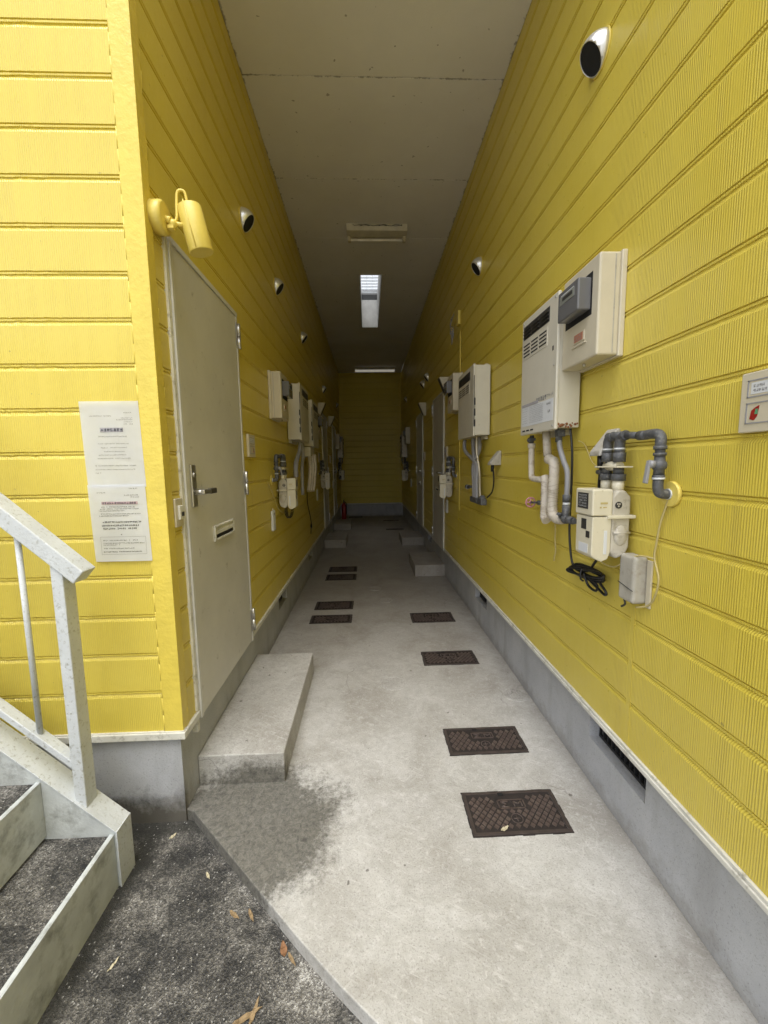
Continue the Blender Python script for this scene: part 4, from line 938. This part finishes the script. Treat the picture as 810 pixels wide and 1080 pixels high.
    p.tube([(0.952, y0-0.08, 1.590), (0.952, yv+0.02, 1.590), (0.952, yv, 1.575), (0.952, yv, 1.545)], 0.0165, 14, 4); p.cyl((0.952, yv, 1.55), (0.952, yv, 1.538), 0.020); p.cyl((0.952, yv, 1.538), (0.952, yv, 1.528), 0.015); p.cyl((0.952, yv, 1.528), (0.952, yv, 1.518), 0.0195)
    link('elbow_pipe', p, 'cast', T)
    p = MB(); p.cyl((0.952, yv, 1.518), (0.952, yv, 1.455), 0.016); p.ball((0.952, yv, 1.487), 0.0235, (1, 1, 0.9)); V_ = link('gas_cock', p, 'cast', T)
    p = MB(); p.cyl((0.935, yv, 1.49), (0.918, yv+0.003, 1.492), 0.013); p.prism([(0.922, 1.503), (0.914, 1.503), (0.904, 1.43), (0.914, 1.427)], 'y', yv-0.007, yv+0.009, 0.002); link('valve_lever', p, 'greyflex', T)
    p = MB(); p.cyl((0.952, yv, 1.455), (0.952, yv, 1.440), 0.0185); p.tube([(0.952, yv, 1.44), (0.952, yv, 1.415), (0.958, yv-0.001, 1.397), (0.975, yv-0.002, 1.392), (0.995, yv-0.002, 1.392)], 0.016, 14, 4); link('wall_elbow', p, 'cast', T)
    p = MB(); p.cyl((0.952, yv, 1.447), (0.952, yv, 1.4405), 0.0190); p.cyl((0.983, yv-0.002, 1.392), (0.988, yv-0.002, 1.392), 0.0180)
    for yy in (y0+0.04, y0+0.115): p.cyl((0.945, yy, 1.552), (0.945, yy, 1.546), 0.0200)
    link('white_collar', p, 'paperlabel', T)
    p = MB(); p.cyl((0.988, yv-0.004, 1.392), (0.9985, yv-0.004, 1.392), 0.040, 0.044, seg=24); link('wall_flange', p, 'pipeyel', T)
    return T
GR1 = gasmeter(1.475, 'largest cream gas meter with grey elbow pipes, on the right wall under the meter box')

# outlet box with rain cover (authored right)
def outlet(y, z, label):
    T = thing('outdoor_outlet', label, 'power outlet', (RX, y, z), pi, 'covered power outlets on the passage walls')
    b_ = MB(); b_.prism([(RX-0.001, z+0.105), (RX-0.012, z+0.108), (RX-0.082, z+0.018), (RX-0.084, z), (RX-0.001, z)], 'y', y, y+0.075, 0.004); link('rain_cover', b_, 'greybox', T)
    b_ = MB(); b_.cyl((RX-0.055, y+0.037, z+0.001), (RX-0.058, y+0.037, z-0.05), 0.014, 0.010); link('plug', b_, 'black', T)
    return T
OR1 = outlet(1.60, 1.525, 'grey sloped outlet cover tucked behind the near gas meter pipes')
OR2 = dup(OR1, (RX, 3.05, 1.49), pi, 'beige wedge-shaped outlet cover right of the pipes under the second right heater')
# black cable from the outlet and the coil
def cable(name, pts, r, m, label, cat, sm=6, group=None):
    c_ = MB(); c_.tube(pts, r, 8, sm); return tag(link(name, c_, m), label, cat, group)
coil = MB()
cx_, cy_, cz_ = 0.965, 1.745, 1.012
coil.tube([(0.945, 1.637, 1.475), (0.955, 1.66, 1.40), (0.96, 1.66, 1.25), (0.962, 1.655, 1.12), (0.963, 1.69, 1.06), (0.966, 1.74, 1.02), (0.968, 1.84, 1.00)], 0.0055, 8, 6)
for k in range(5):
    rot = -0.16+0.05*k; a_ = 0.155-0.010*k; b2 = 0.014+0.008*(k % 3)
    pts = []
    for q in range(25):
        t_ = q*2*pi/24; u = a_*cos(t_); v = b2*sin(t_)
        pts.append((cx_-0.012+0.006*k+0.004*sin(3*t_), cy_+u*cos(rot)-v*sin(rot), cz_+0.0+u*sin(rot)+v*cos(rot)))
    coil.tube(pts, 0.0055, 8, 2)
coil.tube([(0.955, 1.75, 1.01), (0.955, 1.71, 0.965), (0.96, 1.66, 0.955), (0.96, 1.65, 0.98), (0.955, 1.70, 1.00)], 0.0055, 8, 6)
coil.tube([(0.955, 1.62, 1.00), (0.955, 1.575, 0.975), (0.955, 1.585, 0.962), (0.955, 1.64, 0.975), (0.955, 1.70, 0.99)], 0.0055, 8, 6)
coil.tube([(0.948, 1.75, 1.03), (0.938, 1.745, 1.01), (0.938, 1.742, 0.985), (0.95, 1.74, 0.975)], 0.004, 8, 4)
coil.tube([(0.96, 1.93, 1.66), (0.965, 1.915, 1.55), (0.968, 1.915, 1.38), (0.968, 1.92, 1.20), (0.966, 1.90, 1.09), (0.966, 1.87, 1.02), (0.962, 1.80, 1.01)], 0.0055, 8, 6)
tag(link('power_cable', coil, 'black'), 'black cable tied in a flat coil hanging below the near gas meter', 'cable')
cable('signal_wire', [(0.992, 1.306, 1.385), (0.985, 1.33, 1.30), (0.985, 1.345, 1.22), (0.985, 1.35, 1.165), (0.982, 1.32, 1.10), (0.982, 1.335, 1.03), (0.985, 1.37, 0.99), (0.97, 1.41, 0.97)], 0.0035, 'wire_y', 'thin yellowed wire looping from the gas pipe flange to the grey box', 'wire')
cable('signal_wire', [(0.985, 1.352, 1.165), (0.96, 1.40, 1.165), (0.955, 1.47, 1.125), (0.95, 1.52, 1.095), (0.94, 1.57, 1.095), (0.90, 1.60, 1.13)], 0.003, 'wire_y', 'brownish wire sagging from the grey box up to the gas meter underside', 'wire')
cable('signal_wire', [(0.985, 1.90, 1.60), (0.99, 1.85, 1.58), (0.99, 1.78, 1.50), (0.985, 1.70, 1.475), (0.96, 1.66, 1.475)], 0.002, 'wire_y', 'thin dark wire running from the near heater to the gas pipes', 'wire')
TB = thing('junction_box', 'dusty grey rounded box below and right of the near gas meter', 'junction box', (RX, 1.44, 0.98), pi)
b_ = MB(); b_.box(0.999, 0.945, 1.395, 1.485, 0.985, 1.16, 0.012, 3); link('cover', b_, 'greybox', TB)
b_ = MB(); b_.box(0.9998, 0.992, 1.372, 1.396, 0.975, 1.15, 0.002); link('back_plate', b_, 'beige', TB)
b_ = MB(); b_.tube([(0.944, 1.396, 1.035), (0.944, 1.484, 1.05)], 0.0015, 6); b_.tube([(0.96, 1.47, 0.99), (0.965, 1.465, 0.965), (0.96, 1.48, 0.95)], 0.004, 6, 3); link('tie_wire', b_, 'darkpanel', TB)

# nameplate panels (authored right)
def nameplate(y, z, label, w=0.15):
    T = thing('nameplate_panel', label, 'nameplate', (RX, y, z), pi, 'nameplate panels beside the doors')
    x = RX
    b_ = MB(); b_.box(x-0.0005, x-0.018, y, y+w, z, z+0.152, 0.003); link('plate', b_, 'beige', T)
    b_ = MB()
    for A in ((0.02, w-0.02, 0.022, 0.075), (0.02, w-0.02, 0.088, 0.132)):
        for B in ((A[0], A[1], A[2], A[2]+0.003), (A[0], A[1], A[3]-0.003, A[3]), (A[0], A[0]+0.003, A[2], A[3]), (A[1]-0.003, A[1], A[2], A[3])):
            b_.box(x-0.0175, x-0.0195, y+B[0], y+B[1], z+B[2], z+B[3])
    link('slot_frame', b_, 'inksoft', T)
    b_ = MB(); b_.box(x-0.0175, x-0.0188, y+0.03, y+w-0.03, z+0.096, z+0.125); link('name_card', b_, 'paperlabel', T)
    t = MB(); strokes(t, (x-0.0192, y+w-0.032, z+0.122), (0, -(w-0.064), 0), (0, 0, -0.025), (0, 0, 0), [(0.05, 1, .25, .3, 1.6), (0.05, 1, .7, .3, 1.6)], 9); link('card_print', t, 'inksoft', T)
    b_ = MB(); b_.prism([(y+w-0.032, z+0.034), (y+w-0.044, z+0.030), (y+w-0.052, z+0.040), (y+w-0.056, z+0.066), (y+w-0.046, z+0.062), (y+w-0.036, z+0.055)], 'x', x-0.0175, x-0.0195); link('red_mark', b_, 'red', T)
    b_ = MB(); b_.prism([(y+w-0.046, z+0.045), (y+w-0.054, z+0.045), (y+w-0.054, z+0.058), (y+w-0.048, z+0.058)], 'x', x-0.0194, x-0.0204); link('green_mark', b_, 'green', T)
    return T
NP = nameplate(0.915, 1.57, 'cream nameplate panel with a red and green mark, at the right edge of the picture', 0.15)
LNP = dup(NP, (LX, 2.80, 1.57), 0, 'beige nameplate panel just right of the nearest door on the left wall')
for sd_, y, lab in ((1, 5.12, 'nameplate panel before the nearer right door, deep in the passage'), (1, 7.12, 'nameplate panel before the farther right door'), (-1, 6.75, 'nameplate panel on the left wall under the nearer wedge lamp'), (-1, 8.80, 'nameplate panel on the left wall under the farther wedge lamp')):
    dup(NP, (RX if sd_ > 0 else LX, y, 1.57), pi if sd_ > 0 else 0, lab)

# doorbells
def bell(x, out, y, z, label):
    T = thing('doorbell', label, 'doorbell', (x, y, z), 0 if out > 0 else pi, 'doorbells beside the doors')
    b_ = MB(); b_.box(x+out*0.0005, x+out*0.010, y-0.034, y+0.034, z-0.06, z+0.06, 0.003); link('plate', b_, 'beige', T)
    b_ = MB(); b_.box(x+out*0.009, x+out*0.020, y-0.016, y+0.020, z-0.03, z+0.03, 0.003); link('button_housing', b_, 'cream', T)
    b_ = MB(); b_.box(x+out*0.0195, x+out*0.0235, y-0.004, y+0.016, z-0.016, z+0.002, 0.001); link('button', b_, 'darkpanel', T)
    return T
BL = bell(LX, 1, 1.752, 1.315, 'cream doorbell plate between the facade corner and the nearest door')
for x_, rz, y, lab in ((RX, pi, 5.26, 'small doorbell before the nearer right door'), (RX, pi, 7.3, 'small doorbell before the farther right door'), (LX, 0, 7.3, 'small doorbell before the second left door')):
    dup(BL, (x_, y, 1.35), rz, lab)

# wedge lamps (authored right)
def wedge(y, z, label):
    T = thing('wedge_lamp', label, 'wall lamp', (RX, y, z), pi, 'wedge shaped lamps beside the doors')
    b_ = MB(); b_.prism([(RX-0.001, z+0.21), (RX-0.13, z+0.21), (RX-0.04, z), (RX-0.001, z)], 'y', y, y+0.11, 0.004); link('lamp_body', b_, 'lampcream', T)
    b_ = MB(); b_.prism([(RX-0.1315, z+0.20), (RX-0.1345, z+0.20), (RX-0.0505, z+0.01), (RX-0.0475, z+0.01)], 'y', y+0.01, y+0.10); link('diffuser', b_, 'darkpanel', T)
    return T
WL = wedge(5.0, 2.33, 'larger wedge-shaped lamp beside the second heater on the right wall')
for x_, rz, y, lab in ((RX, pi, 7.0, 'smaller wedge-shaped lamp deeper on the right wall'), (LX, 0, 6.9, 'nearer wedge-shaped lamp on the left wall'), (LX, 0, 8.75, 'farther wedge-shaped lamp on the left wall')):
    dup(WL, (x_, y, 2.33), rz, lab)

# small white terminals
def terminal(y, z, label):
    T = thing('wall_terminal', label, 'terminal box', (RX, y, z), pi, 'small white boxes low on the walls')
    b_ = MB(); b_.box(RX-0.0005, RX-0.022, y, y+0.085, z, z+0.17, 0.008, 3); link('cover', b_, 'paperlabel', T)
    b_ = MB(); b_.box(RX-0.0215, RX-0.0232, y+0.03, y+0.055, z+0.13, z+0.15); link('indicator', b_, 'inksoft', T)
    b_ = MB(); b_.cyl((RX-0.01, y+0.04, z+0.168), (RX-0.01, y+0.04, z+0.19), 0.005); link('cord_stub', b_, 'beige', T)
    return T
TM = terminal(5.08, 0.89, 'small grey-white box low on the right wall between heater and door')
for x_, rz, y, z, lab in ((LX, 0, 3.38, 0.97, 'nearest small white box low on the left wall, under the gas meter'), (LX, 0, 6.38, 0.97, 'second small white box low on the left wall'), (RX, pi, 9.4, 1.0, 'small pale box low on the right wall near the end'), (LX, 0, 9.3, 1.0, 'small pale box on the left wall near the end')):
    dup(TM, (x_, y, z), rz, lab)

# ------------------------------------------------------------------ left wall services
EL1 = dup(ER1, (LX, 3.50, 1.905), 0, 'tan electric meter box, first box on the left wall past the nearest door')
HL1 = dup(HR2, (LX, 4.20, 1.765), 0, 'white water heater on the left wall right behind the tan meter box')
for o in [o for o in COL.objects if o.parent == HL1 and o.name.split('.')[0] in ('insulated_pipe', 'cream_wire', 'valve_manifold')]: bpy.data.objects.remove(o)
# move authored-on-right parts: pipes under the first left heater
p = MB(); p.tube([(-0.70, 4.35, 1.75), (-0.70, 4.30, 1.66), (-0.70, 4.12, 1.58), (-0.70, 4.02, 1.50), (-0.70, 4.02, 1.40)], 0.022, 10, 5); p.tube([(-0.70, 4.5, 1.75), (-0.70, 4.48, 1.6), (-0.70, 4.40, 1.5), (-0.70, 4.38, 1.20)], 0.018, 10, 5); link('insulated_pipe', p, 'greyflex', HL1)
GL1 = dup(GR1, (LX, 3.62, 1.14), 0, 'nearest gas meter on the left wall, with tangled grey pipes above')
HL2 = dup(HR2, (LX, 5.08, 1.74), 0, 'brownish shaded water heater second along the left wall')
for o in [o for o in COL.objects if o.parent == HL2 and o.name.split('.')[0] in ('insulated_pipe', 'cream_wire', 'valve_manifold')]: bpy.data.objects.remove(o)
p = MB(); p.box(LX+0.001, -0.68, 4.95, 5.30, 1.62, 1.735, 0.005); link('pipe_cover', p, 'enamel', HL2)
p = MB()
for k in range(3): p.tube([(-0.71+0.02*k, 5.05+0.07*k, 1.64), (-0.71+0.02*k, 5.12+0.06*k, 1.5), (-0.72+0.02*k, 5.12+0.05*k, 1.35), (-0.73+0.02*k, 5.03+0.05*k, 1.2)], 0.024, 10, 5)
link('insulated_pipe', p, 'tape', HL2)
EL2 = dup(ER1, (LX, 5.98, 1.90), 0, 'narrow-looking electric meter box on the left wall beyond the second left heater')
GL2 = dup(GR1, (LX, 6.85, 1.13), 0, 'pale gas meter second along the left wall')
EL3 = dup(ER1, (LX, 10.5, 1.93), 0, 'farthest electric meter box on the left wall')
HL3 = dup(HR2, (LX, 11.0, 1.72), 0, 'farthest water heater on the left wall by the end wall')
GL3 = dup(GR1, (LX, 11.0, 1.13), 0, 'farthest gas meter on the left wall')
cable('signal_wire', [(-0.80, 3.30, 1.38), (-0.79, 3.40, 1.28), (-0.79, 3.48, 1.22), (-0.78, 3.55, 1.14), (-0.77, 3.75, 1.08), (-0.74, 4.0, 1.07), (-0.72, 4.1, 1.10)], 0.0035, 'wire_y', 'yellow wire sagging below the nearest left gas meter', 'wire')
lp = MB()
for k in range(3): lp.tube([(-0.77+0.01*k, 3.93+0.16*cos(q*pi/10), 1.10+0.085*sin(q*pi/10)) for q in range(21)], 0.004, 6)
tag(link('power_cable', lp, 'black'), 'thin black cable looped under the nearest left gas meter', 'cable')
cable('power_cable', [(-0.79, 5.30, 1.20), (-0.80, 5.38, 1.02), (-0.80, 5.55, 0.85), (-0.80, 5.66, 0.72), (-0.79, 5.62, 0.66), (-0.79, 5.52, 0.69), (-0.795, 5.60, 0.72), (-0.80, 5.58, 0.58)], 0.005, 'black', 'black cable dangling in a knot below the second left heater', 'cable')

# right wall, deeper services
ER2 = dup(ER1, (RX, 4.32, 2.06), pi, 'dark electric meter box partly hidden behind the second right heater')
GR2 = dup(GR1, (RX, 4.72, 1.12), pi, 'stained gas meter on the right wall before the nearer right door')
ER3 = dup(ER1, (RX, 9.7, 2.00), pi, 'farthest electric meter box on the right wall')
HR3 = dup(HR2, (RX, 10.3, 1.70), pi, 'farthest water heater on the right wall')
GR3 = dup(GR1, (RX, 10.0, 1.12), pi, 'farthest gas meter on the right wall')
cable('power_cable', [(0.95, 3.085, 1.45), (0.96, 3.10, 1.36), (0.965, 3.16, 1.28), (0.95, 3.24, 1.23)], 0.006, 'black', 'short black cable from the wedge outlet cover to the right-hand valves', 'cable')
CB = thing('conduit_box', 'tangled old cable bracket high on the right wall with a thin pipe dropping from it', 'conduit', (RX, 4.45, 2.9), pi)
b_ = MB(); b_.box(RX-0.001, RX-0.03, 4.44, 4.54, 2.96, 3.10, 0.006); link('box', b_, 'pipeyel', CB)
b_ = MB(); b_.cyl((RX-0.012, 4.40, 2.88), (RX-0.012, 4.40, 1.0), 0.008); link('conduit', b_, 'pipeyel', CB)
b_ = MB()
for k in range(4): b_.tube([(RX-0.06, 4.5+0.05*k, 3.08), (RX-0.08, 4.6, 3.0-0.03*k), (RX-0.07, 4.48+0.04*k, 2.92), (RX-0.06, 4.62, 2.80+0.02*k), (RX-0.05, 4.55, 2.9)], 0.004, 6, 5)
link('loose_cables', b_, 'inksoft', CB)

# ------------------------------------------------------------------ ceiling lamps
def fluo(x0, x1, y, label):
    T = thing('fluorescent_lamp', label, 'ceiling lamp', ((x0+x1)/2, y, CZ), 0, 'fluorescent lamps on the passage ceiling')
    b_ = MB(); b_.prism([(y-0.10, CZ-0.001), (y-0.07, CZ-0.060), (y+0.07, CZ-0.060), (y+0.10, CZ-0.001)], 'x', x0, x1, 0.004); link('body', b_, 'lampcream', T)
    b_ = MB(); b_.box(x0+0.01, x0+0.045, y+0.035, y+0.085, CZ-0.115, CZ-0.05, 0.006); b_.box(x1-0.045, x1-0.01, y+0.035, y+0.085, CZ-0.115, CZ-0.05, 0.006); link('lamp_holder', b_, 'lampcream', T)
    b_ = MB(); b_.cyl((x0+0.04, y+0.06, CZ-0.093), (x1-0.04, y+0.06, CZ-0.093), 0.014); link('tube', b_, 'tube', T)
    return T
F1 = fluo(-0.19, 0.49, 4.95, 'cream fluorescent lamp with a bare tube, ahead of the skylight')
b_ = MB()
for k in range(3):
    pts = [(-0.12+0.55*q/8, 4.855+0.012*sin(q*2.1+k), CZ-0.012-0.010*abs(sin(q*1.3+k*1.7))) for q in range(9)]
    b_.tube(pts, 0.0028, 6, 4)
link('loose_cable', b_, 'darkpanel', F1)
F2 = thing('fluorescent_lamp', 'pale fluorescent lamp at the far end of the ceiling', 'ceiling lamp', (0.24, 11.6, CZ), 0, 'fluorescent lamps on the passage ceiling')
b_ = MB(); b_.box(-0.31, 0.79, 11.46, 11.62, CZ-0.075, CZ-0.001, 0.01); link('body', b_, 'lampcream', F2)
mg = mat('faintly_lit_diffuser', (0.8, 0.79, 0.72), 0.4); mg.node_tree.nodes['Principled BSDF'].inputs['Emission Color'].default_value = (1, 0.96, 0.84, 1); mg.node_tree.nodes['Principled BSDF'].inputs['Emission Strength'].default_value = 0.10; M['glow'] = mg  # weak emission stands in for daylight reflected off the diffuser
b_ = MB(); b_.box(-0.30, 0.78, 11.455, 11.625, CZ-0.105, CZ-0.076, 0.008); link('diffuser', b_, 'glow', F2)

# ------------------------------------------------------------------ fire extinguisher
X_ = thing('fire_extinguisher', 'dark red fire extinguisher on the floor at the far left end', 'fire extinguisher', (-0.70, 11.5, 0))
b_ = MB(); b_.tube([(-0.70, 11.5, 0.001), (-0.70, 11.5, 0.02), (-0.70, 11.5, 0.38), (-0.70, 11.5, 0.44), (-0.70, 11.5, 0.47)], [0.06, 0.066, 0.066, 0.045, 0.022], 24); link('cylinder', b_, 'red', X_)
b_ = MB(); b_.cyl((-0.70, 11.5, 0.47), (-0.70, 11.5, 0.51), 0.018); b_.box(-0.71, -0.69, 11.42, 11.52, 0.51, 0.525, 0.003); b_.box(-0.71, -0.69, 11.40, 11.51, 0.54, 0.552, 0.003); b_.tube([(-0.70, 11.53, 0.50), (-0.64, 11.55, 0.46), (-0.63, 11.54, 0.3), (-0.632, 11.52, 0.15)], 0.008, 8, 5); link('valve_head', b_, 'black', X_)

# ------------------------------------------------------------------ fallen leaves
def leaf(x, y, z, ln, wd, ang, m, label, curl=0.15):
    s = MB(); n = 8; L_ = []; R2 = []; Cc = []
    for i in range(n+1):
        t_ = i/n; w_ = wd*sin(pi*min(1, t_**0.8))*0.5; zc = curl*ln*(t_-0.5)**2*1.4+0.0015+0.002*sin(i*2.1)
        for lst, k in ((L_, -1), (Cc, 0), (R2, 1)):
            px, py = (t_-0.5)*ln, k*w_; lst.append(s.bm.verts.new((x+px*cos(ang)-py*sin(ang), y+px*sin(ang)+py*cos(ang), z+zc+(0.0 if k == 0 else curl*wd*0.6))))
    for i in range(n):
        for A, B in ((L_, Cc), (Cc, R2)):
            s.bm.faces.new((A[i], A[i+1], B[i+1], B[i]))
    bmesh.ops.remove_doubles(s.bm, verts=s.bm.verts, dist=1e-5)
    bmesh.ops.solidify(s.bm, geom=list(s.bm.faces), thickness=0.0005)
    return tag(link('fallen_leaf', s, m), label, 'leaf', 'dry leaves on the ground')
Z_ = -0.049
for a in ((-0.494, 1.275, 0.05, 0.014, -0.6, 'leafdry', 'curled tan leaf below the kerb edge, leftmost of a close pair'), (-0.435, 1.27, 0.052, 0.012, -1.0, 'leafdry', 'tan leaf touching the kerb edge, right of its close neighbour'),
          (-0.302, 1.165, 0.05, 0.022, 1.9, 'leafred', 'russet leaf wedged against the kerb edge'), (-0.27, 1.135, 0.05, 0.010, -0.9, 'leafdry', 'thin dry leaf strip just below the russet leaf'),
          (-0.372, 1.005, 0.085, 0.016, 0.45, 'leafdry', 'longest dry leaf on the dark ground, at the bottom of the picture'), (-0.355, 1.015, 0.07, 0.012, 1.4, 'leafdry', 'dry twig-like leaf crossing the longest leaf'),
          (-0.855, 1.60, 0.035, 0.014, 1.0, 'leafpale', 'small pale leaf at the foot of the mossy corner'), (-0.83, 1.15, 0.045, 0.008, 1.25, 'leafpale', 'pale sliver of leaf beside the bottom stair riser'),
          (-0.64, 1.42, 0.035, 0.010, -0.9, 'leafpale', 'small straw-coloured leaf below the upper kerb edge')):
    leaf(a[0], a[1], Z_, *a[2:])
leaf(0.535, 1.505, 0.0055, 0.045, 0.016, 0.5, 'leafpale', 'pale leaf lying on the nearest iron cover')
